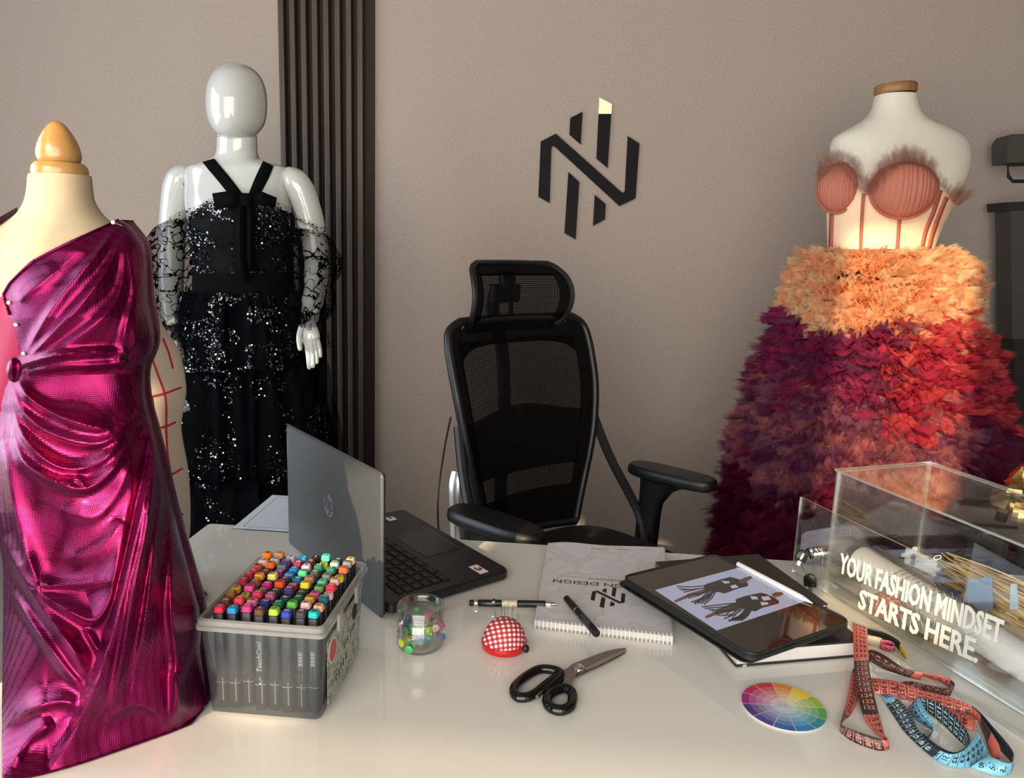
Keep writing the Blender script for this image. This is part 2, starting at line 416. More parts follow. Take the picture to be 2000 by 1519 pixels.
CAPS = {  # colour of the cap plug and its plain name, columns left to right, rows back to front
 1: [(255,140,30,'orange'),(245,220,190,'cream'),(220,88,80,'salmon red'),(206,60,66,'scarlet'),(176,36,72,'crimson'),(160,40,76,'dark crimson'),(222,170,40,'ochre yellow'),(134,84,42,'brown'),(112,50,40,'dark brown red'),(196,36,60,'cherry red')],
 2: [(236,150,100,'peach orange'),(216,216,220,'pale grey'),(236,112,44,'bright orange'),(96,36,52,'dark maroon'),(238,160,40,'amber'),(138,76,58,'reddish brown'),(220,80,140,'pink'),(180,160,44,'olive yellow'),(214,60,72,'red'),(38,130,180,'sky blue')],
 3: [(226,212,222,'pale lilac'),(104,66,140,'purple'),(128,128,136,'mid grey'),(150,40,130,'magenta'),(222,210,110,'pale yellow'),(214,30,130,'hot pink'),(110,82,54,'khaki brown'),(206,50,90,'raspberry'),(214,116,154,'rose pink'),(186,44,120,'fuchsia')],
 4: [(28,140,204,'bright blue'),(150,46,84,'burgundy'),(36,116,190,'cobalt blue'),(76,130,190,'cornflower blue'),(56,56,66,'dark slate'),(226,76,50,'orange red'),(40,60,54,'blackish green'),(164,76,110,'mauve'),(34,40,104,'navy'),(92,60,42,'chocolate brown')],
 5: [(26,26,28,'black'),(88,26,38,'dark wine'),(218,188,210,'pale pink lilac'),(96,204,150,'light green'),(20,110,136,'petrol blue'),(204,34,50,'vivid red'),(66,48,96,'dark purple'),(28,72,64,'deep teal green'),(20,98,76,'emerald'),(160,192,60,'yellow green')],
 6: [(86,222,184,'mint'),(200,220,50,'lime'),(42,122,92,'jade green'),(80,84,68,'olive grey'),(178,122,94,'tan'),(226,200,50,'yellow'),(30,62,44,'bottle green'),(24,76,56,'forest green'),(90,170,70,'grass green'),(50,62,160,'royal blue')],
 7: [(26,56,44,'dark green'),(190,226,210,'pale mint'),(54,140,104,'sea green'),(130,130,128,'grey'),(96,204,152,'spring green'),(110,160,100,'sage green'),(220,96,144,'deep pink'),(214,160,60,'mustard'),(226,176,172,'blush pink'),(58,56,60,'charcoal')],
 8: [(252,220,170,'pale cream'),(152,152,152,'light grey'),(240,110,70,'coral orange'),(230,220,30,'lemon yellow'),(236,170,150,'salmon pink'),(222,60,86,'rose red'),(232,180,184,'pale pink'),(24,86,100,'dark teal'),(240,184,150,'peach'),(30,172,172,'turquoise')]}
M_MARKER = mat('marker_black', srgb(17, 17, 20), .45)
M_MARKGREY = mat('marker_line', srgb(170, 172, 176), .4)
M_CAPINK = cmat('cap_number_ink', 24, 22, 24); M_CAPWHITE = cmat('cap_number_white', 225, 225, 225)
body_mb = MB().rbox((0, 0, .0615), (.0128, .0128, .123), .0032, .001)
body_me = line_me = None
ORD = ['leftmost', 'second from left', 'third from left', 'fourth from left', 'fourth from right', 'third from right', 'second from right', 'rightmost']
ROWN = ['rearmost row', 'second row from back', 'third row from back', 'fourth row from back', 'fifth row from back', 'fifth row from front', 'fourth row from front', 'third row from front', 'second row from front', 'front row']
NUM = ['21', '9', '13', '65', '120', '68', '51', '48', '33', '25', '140', '28', '163', '83', '11', '5', '46', '104', '75', '57']
for c in range(1, 9):
    for r in range(10):
        rr, gg, bb, cn = CAPS[c][r]
        x = -.4015+(c-1)*.01655+random.uniform(-.0012, .0012)+(.001 if r > 6 else 0); y = .9665-r*.01665+random.uniform(-.0011, .0011)
        dz = random.uniform(-.002, .004) + (9-r)*.0003
        t = thing('marker_pen', f'black marker with {cn} cap, {ROWN[r]}, {ORD[c-1]}', 'marker', (x, y, DZ+.0035+max(dz, 0)), random.uniform(-.06, .06), 'markers packed in the clear box')
        if body_me is None:
            o = obj('barrel', body_mb, M_MARKER, t, local=True, ang=50); body_me = o.data
            l = obj('seam', MB().rbox((0, 0, .034), (.0131, .0131, .0006), .003, .0001), M_MARKGREY, t, local=True); line_me = l.data
            l2 = obj('seam', MB().rbox((0, 0, .100), (.0131, .0131, .0004), .003, .0001), M_MARKER, t, local=True)
        else:
            for nm, me in (('barrel', body_me), ('seam', line_me)):
                o = bpy.data.objects.new(nm, me); COL.objects.link(o); o.parent = t; reg(o, wm(t))
        cm = mat('cap_'+cn.replace(' ', '_'), srgb(rr, gg, bb), .35)
        if c == 1 and r == 0: cap0 = MB().rbox((0, 0, .1245), (.0120, .0120, .003), .003, .0004).rbox((0, 0, .1275), (.0112, .0112, .0056), .003, .0014, seg=4)
        cp = obj('cap_plug', cap0, cm, t, local=True, ang=35)
        lum = .3*rr+.6*gg+.1*bb
        obj('cap_number', MB().merge(text_mb(NUM[(c*7+r*3) % 20], .0062, .0001), T(0, 0, .1305)), M_CAPINK if lum > 115 else M_CAPWHITE, cp, smooth=False, local=True)
        if r == 9:
            fm = Matrix(((0, 1, 0, 0), (0, 0, -1, -.0066), (1, 0, 0, 0), (0, 0, 0, 1)))   # x up, reads along the barrel
            fm = Matrix(((0, -1, 0, .0), (0, 0, -1, -.0066), (1, 0, 0, .07), (0, 0, 0, 1)))
            if c == 4:
                obj('lettering', MB().merge(text_mb('TouchCool', .0085, .00015, shear=.2), fm).merge(text_mb('the', .004), fm @ T(-.028, 0, 0))
                    .add([fm @ Vector(p) for p in ((-.036, 0, 0), (-.033, .002, 0), (-.033, -.002, 0), (.044, 0, 0), (.040, .003, 0), (.040, -.003, 0))], [(0, 2, 1), (3, 4, 5)]), M_MARKGREY, t, smooth=False, local=True)
            if c in (7, 8):
                b = MB()
                for k in range(14):
                    w = (.0004, .0008, .0012)[k*7 % 3]; b.box((0, -.0067, .062+k*.0014), (.005, .0002, w))
                b.merge(strokes(.02, .0018, c, 2, 2.0), fm @ T(-.0175, .0018, 0))
                obj('barcode', b, M_MARKGREY, t, smooth=False, local=True)

# ------------------------------------------------------------------ laptop
def lid_mat():
    n = NT('laptop_lid_grey'); co = n.coord(scale=(1400, 1400, 1400), rot=(.5, .4, .785)); w = n.n('TexWave', {'Vector': co, 'Scale': .25, 'Distortion': .5}); s = n.noise(n.coord(), 1800, 2)
    n.set(Base_Color=srgb(64, 66, 67), Roughness=.45, Metallic=.12); n.bump(n.math('ADD', w, s), .25, .0006); return n.m
M_LID = lid_mat(); M_LAPB = mat('laptop_black', srgb(20, 21, 22), .38); M_KEY = mat('laptop_key', srgb(15, 15, 16), .5)
M_BADGE = mat('laptop_badge_silver', srgb(128, 132, 138), .35, .6)
hv = Vector((-.68, .733, 0)).normalized(); fv = Vector((.733, .68, 0)).normalized()
LW, LD = .358, .240
HR = Vector((-.261, 1.060, DZ))
LM = frame(HR+Vector((0, 0, .0)), hv, -fv)       # local x along hinge away, y = back, z up
lap = thing('laptop', 'open grey laptop with a round lid badge, seen from behind on the desk', 'laptop', HR+hv*LW/2)
base = MB().rbox((LW/2, -LD/2-.004, .0125), (LW, LD-.004, .017), .014, .003, M=LM, seg=5)
ob = obj('base', base, M_LAPB, lap)
LT = .0211
for fx, fy in ((.03, -.02), (LW-.03, -.02), (.03, -LD+.02), (LW-.03, -LD+.02)):
    obj('rubber_foot', MB().lathe([(.006, 0), (.006, .005)], 12, LM @ T(fx, fy, 0)), M_BLACKM, ob)
M_KEYINK = cmat('key_legend', 150, 152, 154)
# lid, nearly upright, with screen side facing the keyboard
lid = MB().rbox((0, 0, 0), (LW-.002, .230, .007), .008, .003, seg=5,
                M=LM @ T(LW/2, .002, .1155) @ Matrix.Rotation(R(90), 4, 'X') @ Matrix.Rotation(R(0), 4, 'Y'))
olid = obj('lid', lid, M_LID, lap)
BK = LM @ T(LW/2, .002+.0036, .119) @ Matrix(((-1, 0, 0, 0), (0, 0, 1, 0), (0, 1, 0, 0), (0, 0, 0, 1)))   # lid back face: x to the right, y up, z outward
obj('screen_bezel', MB().rbox((LW/2, -.0022, .1175), (LW-.006, .0016, .222), .0007, .0005, M=LM), M_BLACKM, olid)
bd = obj('lid_badge', MB().loops([[BK @ T(0, .010, z) @ Vector((.0195*math.cos(a), .0195*math.sin(a), 0)) for a in arc(32)] for z in (0, .0006)]), M_BADGE, olid, label='round silver badge with letters')
obj('badge_letters', MB().merge(text_mb('hp', .036, .0003, .0002, shear=.28), BK @ T(0, .013, .0008)), mat('badge_dark', srgb(60, 64, 70), .4), bd, smooth=False)
obj('hinge', MB().tube([LM @ Vector((.05, -.004, .019)), LM @ Vector((LW-.05, -.004, .019))], .0055, 10), M_BLACKM, lap)
KM = LM @ T(0, 0, LT)
rows = [(.042, .0085, 15), (.058, .0145, 14), (.0755, .0145, 14), (.093, .0145, 13), (.1105, .0145, 12), (.128, .0145, 9)]
kk = 0
for ri, (yy, hgt, nk) in enumerate(rows):
    x0, x1 = .022, LW-.022; w = (x1-x0)/nk
    for k in range(nk):
        cx = x0+w*(k+.5)
        ko = obj('key', MB().rbox((cx, -yy, .0006), (w-.003, hgt, .0022), .0015, .0006, M=KM, seg=2), M_KEY, lap)
        lt = 'QWERTYUIOPASDFGHJKLZXCVBNM1234567890'[kk % 36]; kk += 1
        if ri > 0: obj('legend', MB().merge(text_mb(lt, .0055, 0), KM @ T(cx-.002, -yy+.002, .0018) @ mrz(math.pi)), M_KEYINK, ko, smooth=False)
tp = MB().rbox((LW/2, -.185, .0001), (.115, .072, .0010), .003, .0003, M=KM)
obj('touchpad', tp, mat('touchpad_black', srgb(18, 19, 21), .3), lap)
obj('touchpad_edge', MB().box((LW/2, -.2215, .0007), (.113, .0008, .0006), M=KM), M_STEEL, lap, smooth=False)
M_STKW = cmat('palm_sticker_white', 225, 224, 222); M_STKR = cmat('palm_sticker_red', 190, 36, 40)
ps = obj('palm_sticker', MB().box((.030, -.196, .0004), (.034, .017, .0005), M=KM @ T(0, 0, 0)), M_STKW, lap, smooth=False, label='white sticker with a red and green swirl')
obj('swirl', MB().loops([[KM @ T(.031, -.196, z) @ Vector((.0075*math.cos(a), .0065*math.sin(a), 0)) for a in arc(20)] for z in (.0007, .0009)]), M_STKR, ps)
obj('swirl', MB().loops([[KM @ T(.034, -.1945, z) @ Vector((.0052*math.cos(a), .004*math.sin(a), 0)) for a in arc(20)] for z in (.001, .0012)]), cmat('sticker_olive', 92, 98, 60), ps)
obj('swirl', MB().loops([[KM @ T(.0352, -.1965, z) @ Vector((.004*math.cos(a), .0026*math.sin(a), 0)) for a in arc(20)] for z in (.0013, .0015)]), M_STKW, ps)
_s = LM.inverted() @ atz(764, 1013, DZ+.0212)
p2 = obj('palm_sticker', MB().box((_s.x, _s.y, .0004), (.018, .016, .0005), M=KM), M_STKW, lap, smooth=False, label='small white barcode sticker')
obj('barcode', MB().box((_s.x+.003, _s.y, .0008), (.006, .008, .0002), M=KM), M_INK, p2, smooth=False)
obj('audio_jack', MB().lathe([(.002, 0), (.002, .0006)], 12, LM @ T(-.0002, -.10, .012) @ Matrix.Rotation(R(-90), 4, 'Y')), M_INK, lap)
# ------------------------------------------------------------------ jar of push pins
M_JAR = clear('clear_jar_plastic', tint=(.93, .935, .93, 1), gl=.10, rough=.02)
JX, JY = -.1925, .992
jar = thing('jar', 'small clear screw-lid jar half full of push pins', 'jar', (JX, JY, DZ))
JM = T(JX, JY, DZ)
obj('jar_body', MB().lathe([(.0005, .0015), (.028, .0012), (.0325, .0045), (.0335, .009), (.0335, .0445), (.0325, .0458), (.0305, .0462), (.0305, .058)], 40, JM, cap=False)
    .lathe([(.0285, .058), (.0285, .0475), (.0305, .0445), (.0318, .042), (.0318, .010), (.030, .006), (.0005, .0035)], 40, JM, cap=False), M_JAR, jar, ang=50)
obj('lid', MB().lathe([(.0325, .0464), (.0338, .0470), (.0338, .0622), (.0330, .0642), (.0312, .0648), (.0294, .0640), (.0284, .0615), (.0280, .0570), (.0005, .0565)], 44, JM, cap=False)
    .lathe([(.0322, .0475), (.0322, .0618)], 44, JM, cap=False), M_JAR, jar, ang=50)
for z in (.0495, .0535):
    obj('thread_ring', MB().tube([JM @ Vector((.0312*math.cos(a), .0312*math.sin(a), z)) for a in arc(40)], .0006, 5, closed=True), M_JAR, jar)
PIN_COLS = [('green', (70, 160, 92)), ('lime', (176, 196, 48)), ('teal', (46, 132, 138)), ('blue', (52, 104, 160)), ('pink', (218, 74, 110)), ('orange', (228, 118, 50)), ('white', (224, 224, 224)), ('red', (190, 48, 50))]
pin_m = [cmat('push_pin_'+n_, *c_, rough=.25) for n_, c_ in PIN_COLS]
pin_mb = MB().lathe([(.0046, 0), (.0048, .0006), (.0048, .0014), (.0034, .0022), (.0026, .004), (.0026, .0068), (.0036, .0086), (.0044, .0094), (.0044, .0104), (.003, .0108)], 12)
nee_mb = MB().tube([(0, 0, .0), (0, 0, -.006), (0, 0, -.0075)], [.0005, .0005, .0001], 6)
rnd = random.Random(5); placed = []; pin_me = {}
for ci in [1, 1, 1, 0, 0, 2, 3, 2, 2, 3, 0, 0, 1, 4, 3, 5, 6, 6, 7, 4, 5, 3, 3, 2, 0, 6, 1, 0, 3, 4, 7, 2, 5, 1, 3, 0]:
    for tr in range(200):
        lay = len(placed)//12
        a, rr = rnd.uniform(0, 6.283), .0235*math.sqrt(rnd.random()); z = DZ+.0125+lay*.0095+rnd.uniform(0, .003)
        p = Vector((JX+rr*math.cos(a), JY+rr*math.sin(a), z))
        if ci == 6 and (p.x < JX+.008) and tr < 150: continue
        if ci in (0, 1, 2) and p.x > JX+.012 and tr < 100: continue
        if all((p-q).length > .0092 for q in placed): break
    placed.append(p); cn = PIN_COLS[ci][0]
    t = thing('push_pin', f'{cn} push pin in the heap inside the clear jar', 'push pin', p, 0, 'push pins heaped in the jar')
    t.scale = (1.3, 1.3, 1.3); t.rotation_euler = (rnd.uniform(-1.6, 1.6), rnd.uniform(-1.6, 1.6), rnd.uniform(0, 6)); t['group'] = f'{cn} push pins heaped in the jar'
    if ci not in pin_me:
        a_ = obj('grip', pin_mb, pin_m[ci], t, local=True); pin_me[ci] = a_.data
    else:
        a_ = bpy.data.objects.new('grip', pin_me[ci]); COL.objects.link(a_); a_.parent = t
    if 'n' not in pin_me:
        b_ = obj('needle', nee_mb, M_STEEL, t, local=True); pin_me['n'] = b_.data
    else:
        b_ = bpy.data.objects.new('needle', pin_me['n']); COL.objects.link(b_); b_.parent = t

# ------------------------------------------------------------------ pincushion
def gingham(name, nu, nv, red=(150, 14, 30), light=(236, 214, 208)):
    n = NT(name); c = n.n('TexCoord'); sp_ = n.n('SeparateXYZ', {0: c.outputs['UV']})
    fu = n.math('LESS_THAN', n.math('FRACT', n.math('MULTIPLY', sp_.outputs[0], nu)), .5); fvv = n.math('LESS_THAN', n.math('FRACT', n.math('MULTIPLY', sp_.outputs[1], nv)), .5)
    s = n.math('MULTIPLY', n.math('ADD', fu, fvv), .5); mid = tuple(int(.68*a+.32*b) for a, b in zip(red, light))
    n.set(Base_Color=n.ramp(s, [(0, srgb(*light)), (.3, srgb(*mid)), (.8, srgb(*red))], 'CONSTANT'), Roughness=.75)
    n.bump(n.noise(n.coord(), 1500, 2), .2, .0005); return n.m
M_GING = gingham('red_gingham', 11, 11)
M_SATIN = mat('red_satin', srgb(176, 14, 24), .28, 0, Coat_Weight=.3)
PX, PY = -.074, 1.004
def cushion(name, label, px, py, z, M0, mg, band=True):
    t = thing(name, label, 'pincushion', (px, py, z))
    def fn(u, v):
        # v: 0 rim .. 1 pole, planar uv is written afterwards
        a = 2*math.pi*u; th = v*math.pi/2; r = .0312*math.cos(th)**.8 if v < 1 else 0
        return M0 @ Vector((r*math.cos(a), r*math.sin(a), .008+.036*math.sin(th)**1.05))
    b = MB().grid(40, 14, fn, closed=True)
    inv = M0.inverted()
    b.uv = [(.5+(q.x*(1+9*(.044-q.z)))/.085, .5+(q.y*.75+(q.z-.02)*.95)/.085) for q in (inv @ p for p in b.v)]
    obj('cushion', b, mg, t)
    obj('satin_band', MB().lathe([(.0275, .0006), (.0315, .003), (.0328, .008), (.0322, .0125), (.0300, .013)], 40, M0, cap=False).lathe([(.0005, .0007), (.0275, .0006)], 40, M0, cap=False), M_SATIN, t)
    return t
PM = T(PX, PY, DZ) @ mrz(.3)
pcu = cushion('pincushion', 'red gingham pincushion with a satin band, standing on the desk beside the jar', PX, PY, DZ, PM, M_GING)
obj('button', MB().rbox((0, 0, 0), (.0095, .011, .005), .0045, .0015, M=T(PX+.0325, PY-.0155, DZ+.0095) @ mrz(.5) @ Matrix.Rotation(R(80), 4, 'X') @ Matrix.Rotation(R(20), 4, 'Y')), M_BLACKP, pcu, label='small black end tab of the strap')
for k, (dx, dy, h, lx, ly) in enumerate([(-.012, .0, .016, -.002, 0), (-.0135, .006, .015, -.003, .002), (-.006, .004, .02, .0015, 0), (-.002, .008, .018, 0, .002), (.0005, -.002, .015, -.001, 0), (.003, .004, .023, .0, .003), (.008, .0, .018, .002, 0), (.011, .006, .021, -.001, .003), (.014, .001, .015, .003, 0), (.016, -.003, .014, .004, 0), (-.004, -.004, .017, -.001, .001)]):
    zz = DZ+.008+.036*math.sqrt(max(0, 1-(dx*dx+dy*dy)/.0312**2))-.004
    p0 = Vector((PX+dx, PY+dy, zz))
    tag(obj('sewing_pin', MB().tube([p0, p0+Vector((lx, ly, h+.004))], [.00035, .00028], 5), M_STEEL),
        'fine steel pin stuck upright in the gingham pincushion', 'pin', 'steel pins in the gingham cushion')

# ------------------------------------------------------------------ spiral notebook
c0, c1, c2, c3 = (atz(1043, 1215, DZ+.012), atz(1312, 1247, DZ+.012), atz(1296, 1066, DZ+.017), atz(1070, 1062, DZ+.017))
nb = thing('spiral_notebook', 'white spiral-bound workshop notebook lying upside down on the desk', 'notebook', ((c0+c2)/2).to_3d().xy.to_3d()+Vector((0, 0, DZ)))
NU = (c1-c0).normalized(); NUL = (c1-c0).length; NV = (((c3-c0)+(c2-c1))/2); NVL = NV.length; NV.normalize()
def page(u, v, lift=0):
    """u across 0..1, v from the coil (0) to the far edge (1)"""
    q = (c0*(1-u)+c1*u)*(1-v)+(c3*(1-u)+c2*u)*v
    return q+Vector((0, 0, .0035*math.sin(u*6)*v*v + .002*v*v*math.sin(u*9+1) + lift))
M_COVER = NT('notebook_cover'); _w = M_COVER.noise(M_COVER.coord(), 22, 1, .3)
M_COVER.set(Base_Color=M_COVER.ramp(_w, [(.38, srgb(206, 200, 200)), (.48, srgb(196, 190, 191)), (.52, srgb(208, 204, 208)), (.62, srgb(202, 198, 204))]), Roughness=.25); M_COVER = M_COVER.m
def sheetslab(v0, v1, lo, hi, u0=0, u1=1):
    b = MB(); top = MB().grid(24, 20, lambda u, v: page(u0+(u1-u0)*u, v0+(v1-v0)*v, hi)); bot = MB().grid(24, 20, lambda u, v: page(u0+(u1-u0)*u, v0+(v1-v0)*v, lo))
    b.merge(top); n0 = len(b.v); b.merge(MB().add(bot.v, [tuple(f)[::-1] for f in bot.f]))
    edge = [i for i in range(25)]+[24+25*j for j in range(1, 21)]+[20*25+i for i in range(23, -1, -1)]+[25*j for j in range(19, 0, -1)]
    for a, c in zip(edge, edge[1:]+edge[:1]): b.add([], []); b.f.append([a, n0+a, n0+c, c]); b.m.append(0)
    b.uv = [(0, 0)]*len(b.v); return b
obj('pages', sheetslab(.022, .995, -.0095, -.0012, 0, 1.012), M_WHITE, nb, ang=30)
obj('back_cover', sheetslab(.02, 1.0, -.0112, -.0098, 0, 1.018), cmat('backing_card', 176, 160, 150), nb, ang=30)
cov = obj('cover', sheetslab(.02, 1.0, -.0008, 0), M_COVER, nb, ang=30, label='pale patterned cover with black emblem and lettering')
def on_cover(mb, scale, cu, cv, lift=.0006, flip=True):
    """flat drawing -> the cover; it reads from the chair side"""
    o = MB()
    for p in mb.v:
        x, y = p.x*scale, p.y*scale
        if flip: x, y = -x, -y
        o.v.append(page(cu+x/NUL, cv+y/NVL, lift)); o.uv.append((0, 0))
    o.f = mb.f; o.m = mb.m; return o
obj('cover_lettering', on_cover(text_mb('FASHION DESIGN', .0175, 0, 0, sx=1.25), 1, .515, .475), M_GREYINK if 0 else M_INK, cov, smooth=False)
obj('cover_lettering', on_cover(text_mb('WORKSHOP', .0095, 0, 0, sx=1.2), 1, .525, .535), M_GREYINK, cov, smooth=False)
obj('cover_rule', on_cover(MB().box((-.058, 0, 0), (.04, .0006, 0)).box((.058, 0, 0), (.04, .0006, 0)), 1, .525, .54), M_GREYINK, cov, smooth=False)
obj('cover_lettering', on_cover(text_mb('Create', .008, 0, 0, shear=.3), 1, .44, .935).merge(on_cover(text_mb('Inspire', .008, 0, 0, shear=.3), 1, .66, .94)).merge(on_cover(MB().box((0, 0, 0), (.018, .0006, 0)), 1, .85, .95)), M_GREYINK, cov, smooth=False)
lgm = MB()
for pl in LOGO+[TIP]: lgm.add([Vector(((x-590)/1000, -(y-780)/1000, 0)) for x, y in pl], [tuple(range(len(pl)))[::-1]])
obj('cover_emblem', on_cover(lgm, .056, .535, .335), M_INK, cov, smooth=False)
coil = []
NC = 34
for k in range(NC):
    u = .004+k*.990/(NC-1); cen = page(u, .0)
    cc = Vector((cen.x, cen.y, DZ+.0085))+NV*.004
    lp_ = [cc+NV*(.0085*math.cos(a))+Vector((0, 0, .0078*math.sin(a)))+NU*(.0015*math.sin(a/2)) for a in arc(18)]
    if k == 0: coil_first = None
    obj('coil_ring', MB().tube(lp_, .0007, 5, closed=True), M_GLOSSWHITE, nb)

# pen on the notebook
def stick(name, label, cat, p0, p1, segs, group=None):
    """a pen from p0 to p1: segs = (part, f0, f1, r0, r1, material)"""
    t = thing(name, label, cat, (p0+p1)/2)
    for (pn, f0, f1, r0, r1, m) in segs:
        a, b = p0.lerp(p1, f0), p0.lerp(p1, f1); d = (b-a)
        e = min(.0012, d.length*.3)/d.length
        obj(pn, MB().tube([a, a+d*e*.3, a+d*e, a+d*(1-e), a+d*(1-e*.3), b], [r0*.7, r0*.93, r0, r1, r1*.93, r1*.7], 18), m, t)
    return t
M_PEN = mat('pen_black', srgb(14, 14, 15), .38); M_PENEND = mat('pen_end', srgb(10, 10, 11), .6)
p0, p1 = atz(1106, 1168, DZ+.0215), atz(1166, 1238, DZ+.0195)
pen = stick('felt_pen', 'thick black felt pen lying across the spiral notebook', 'pen', p0, p1,
      [('cap', 0, .36, .0052, .0056, M_PEN), ('cap_ring', .36, .367, .0057, .0057, M_STEEL), ('barrel', .367, .86, .0054, .0057, M_PEN), ('end_plug', .86, 1.0, .0058, .0056, M_PENEND)])
d_ = (p1-p0).normalized(); nrm = (EYE-(p0+p1)/2); nrm = (nrm-d_*nrm.dot(d_)).normalized()
fmx = frame(p0.lerp(p1, .64)+nrm*.0058, d_, nrm.cross(d_))
obj('pen_lettering', MB().merge(strokes(.028, .0036, 4), fmx @ T(.004, .0012, 0)).merge(strokes(.016, .0018, 5), fmx @ T(.006, -.0026, 0)), M_MARKGREY, pen, smooth=False)

# mechanical pencil beyond the pincushion
q0, q1 = atz(917, 1177, DZ+.0055), atz(1090, 1180, DZ+.0155)
M_CREAMBAND = NT('pencil_label'); _b = M_CREAMBAND.noise(M_CREAMBAND.coord(), 900, 1); M_CREAMBAND.set(Base_Color=M_CREAMBAND.ramp(_b, [(.35, srgb(60, 54, 30)), (.5, srgb(222, 214, 180))], 'LINEAR'), Roughness=.35); M_CREAMBAND = M_CREAMBAND.m
M_NAVY = mat('pencil_navy', srgb(16, 19, 32), .25)
pcl = stick('mechanical_pencil', 'black mechanical pencil with silver ends lying beyond the pincushion', 'pencil', q0, q1,
      [('push_button', 0, .046, .0048, .0048, M_PENEND), ('collar', .048, .10, .0044, .0044, M_CHROME), ('barrel', .10, .37, .0054, .0056, M_NAVY), ('label_band', .37, .545, .0057, .0057, M_CREAMBAND), ('barrel', .545, .86, .0056, .0055, M_PEN), ('tip_collar', .86, .925, .0042, .0036, M_CHROME), ('tip', .925, 1.0, .003, .0004, M_STEEL)])
for f_ in (.275,):
    c_ = q0.lerp(q1, f_)
    obj('clip_mark', MB().rbox((0, 0, 0), (.006, .0095, .004), .002, .001, M=frame(c_+Vector((0, 0, .0038)), q1-q0, (0, 1, 0))), M_CHROME, pcl)

# ------------------------------------------------------------------ books under the tablet
def book(name, label, quad, z0, z1, mcov, over=.003, spine=None):
    """hardcover: quad = 4 xy corners; boards and page block are parts"""
    c = sum((Vector((p[0], p[1], 0)) for p in quad), Vector())/4
    t = thing(name, label, 'book', (c.x, c.y, z0))
    Q = [Vector((p[0], p[1], 0)) for p in quad]
    ins = [c+(p-c)*(1-over*8) for p in Q]
    for za, zb, nm in ((z0+.0003, z0+.003, 'back_board'), (z1-.003, z1, 'front_board')):
        obj(nm, MB().prism([p+Vector((0, 0, za)) for p in Q], (0, 0, 1), zb-za), mcov, t, smooth=False)
    obj('page_block', MB().prism([p+Vector((0, 0, z0+.003)) for p in ins], (0, 0, 1), z1-z0-.006), M_WHITE, t, smooth=False)
    return t, Q
M_BOOKB = cmat('dark_book_cloth', 30, 29, 29, rough=.5)
M_BOOKG = cmat('charcoal_book_cloth', 44, 42, 40, rough=.5)
b0 = atz(1437, 1303, DZ); b1 = atz(1700, 1281, DZ)   # near edge of the lower book
ex = Vector((b1.x-b0.x, b1.y-b0.y, 0)).normalized(); ey = Vector((-ex.y, ex.x, 0))
bk, Q = book('hardcover_book', 'thick white-paged hardcover with dark boards beneath the tablet', [b0, b0+ex*.195, b0+ex*.195+ey*.215, b0+ey*.215], DZ, DZ+.026, M_BOOKB)
obj('elastic_band', MB().prism([b0+ex*.010+Vector((0, 0, .0002)), b0+ex*.016+Vector((0, 0, .0002)), b0+ex*.016+Vector((0, 0, .0032)), b0+ex*.010+Vector((0, 0, .0032))], -ey, .0006), M_MARKGREY, bk, smooth=False)
d0 = atz(1632, 1198, DZ+.028); dT = atz(1480, 1088, DZ+.028); dL = atz(1420, 1092, DZ+.028)
e1 = (dT-d0); e1n = e1.normalized(); e2n = Vector((-e1n.y, e1n.x, 0))
book('thin_sketchbook', 'thin charcoal sketchbook showing behind the stylus edge of the tablet', [d0+e1n*.02, dT, dT+e2n*.20, d0+e1n*.02+e2n*.20], DZ+.0262, DZ+.0345, M_BOOKG, over=.002)

# ------------------------------------------------------------------ tablet in its case
TZ = DZ+.047
tl, tt, tr_, tb = atz(1216, 1131, TZ), atz(1392, 1078, TZ), atz(1660, 1214, TZ), atz(1474, 1284, TZ)
tcen = (tl+tt+tr_+tb)/4; u1 = ((tb-tl)+(tr_-tt)); TL_ = u1.length/2; u1.normalize(); u2 = ((tt-tl)+(tr_-tb)); TW_ = u2.length/2; u2 = (u2-u1*u1.dot(u2)).normalized()
TM = frame((tcen.x, tcen.y, TZ), u1, u2)
M_CASE = mat('tablet_case_rubber', srgb(20, 21, 21), .5)
M_SCREEN = mat('tablet_screen_glass', srgb(26, 17, 17), .03, 0, Coat_Weight=.6, Coat_Roughness=.02)
tab = thing('tablet', 'large tablet in a black rubber case showing two dress sketches', 'tablet', (tcen.x, tcen.y, TZ))
obj('case', MB().rbox((0, 0, -.006), (TL_, TW_, .011), .016, .003, M=TM, seg=6), M_CASE, tab, ang=40)
obj('folding_cover', MB().rbox((-.006, -.004, -.0122), (TL_+.004, TW_, .0022), .016, .0008, M=TM, seg=5), M_CASE, tab)
obj('case_hump', MB().rbox((-TL_/2+.02, -.005, -.0122), (.055, TW_*.92, .004), .012, .0015, M=TM, seg=5), M_CASE, tab)
rim_pts = [TM @ Vector((sx*(TL_/2-.0158)+.0140*math.cos(R(a0+30*k)), sy*(TW_/2-.0158)+.0140*math.sin(R(a0+30*k)), .0006)) for sx, sy, a0 in ((1, 1, 0), (-1, 1, 90), (-1, -1, 180), (1, -1, 270)) for k in range(4)]
obj('case_rim', MB().tube(rim_pts, .0019, 8, closed=True, upv=(0, 0, 1)), M_CASE, tab)
scr = obj('screen', MB().rbox((0, 0, -.0002), (TL_-.007, TW_-.007, .0014), .012, .0004, M=TM, seg=6), M_SCREEN, tab)
for x in (-.02, .012, .05): obj('case_button', MB().rbox((x, TW_/2, -.004), (.018, .003, .004), .001, .0008, M=TM), M_CASE, tab)
obj('case_button', MB().rbox((TL_/2, -.03, -.004), (.003, .02, .004), .001, .0008, M=TM), M_CASE, tab)
def onscreen(px, py, lift=.0007):
    p = atz(px, py, TZ+.0005+lift); return p
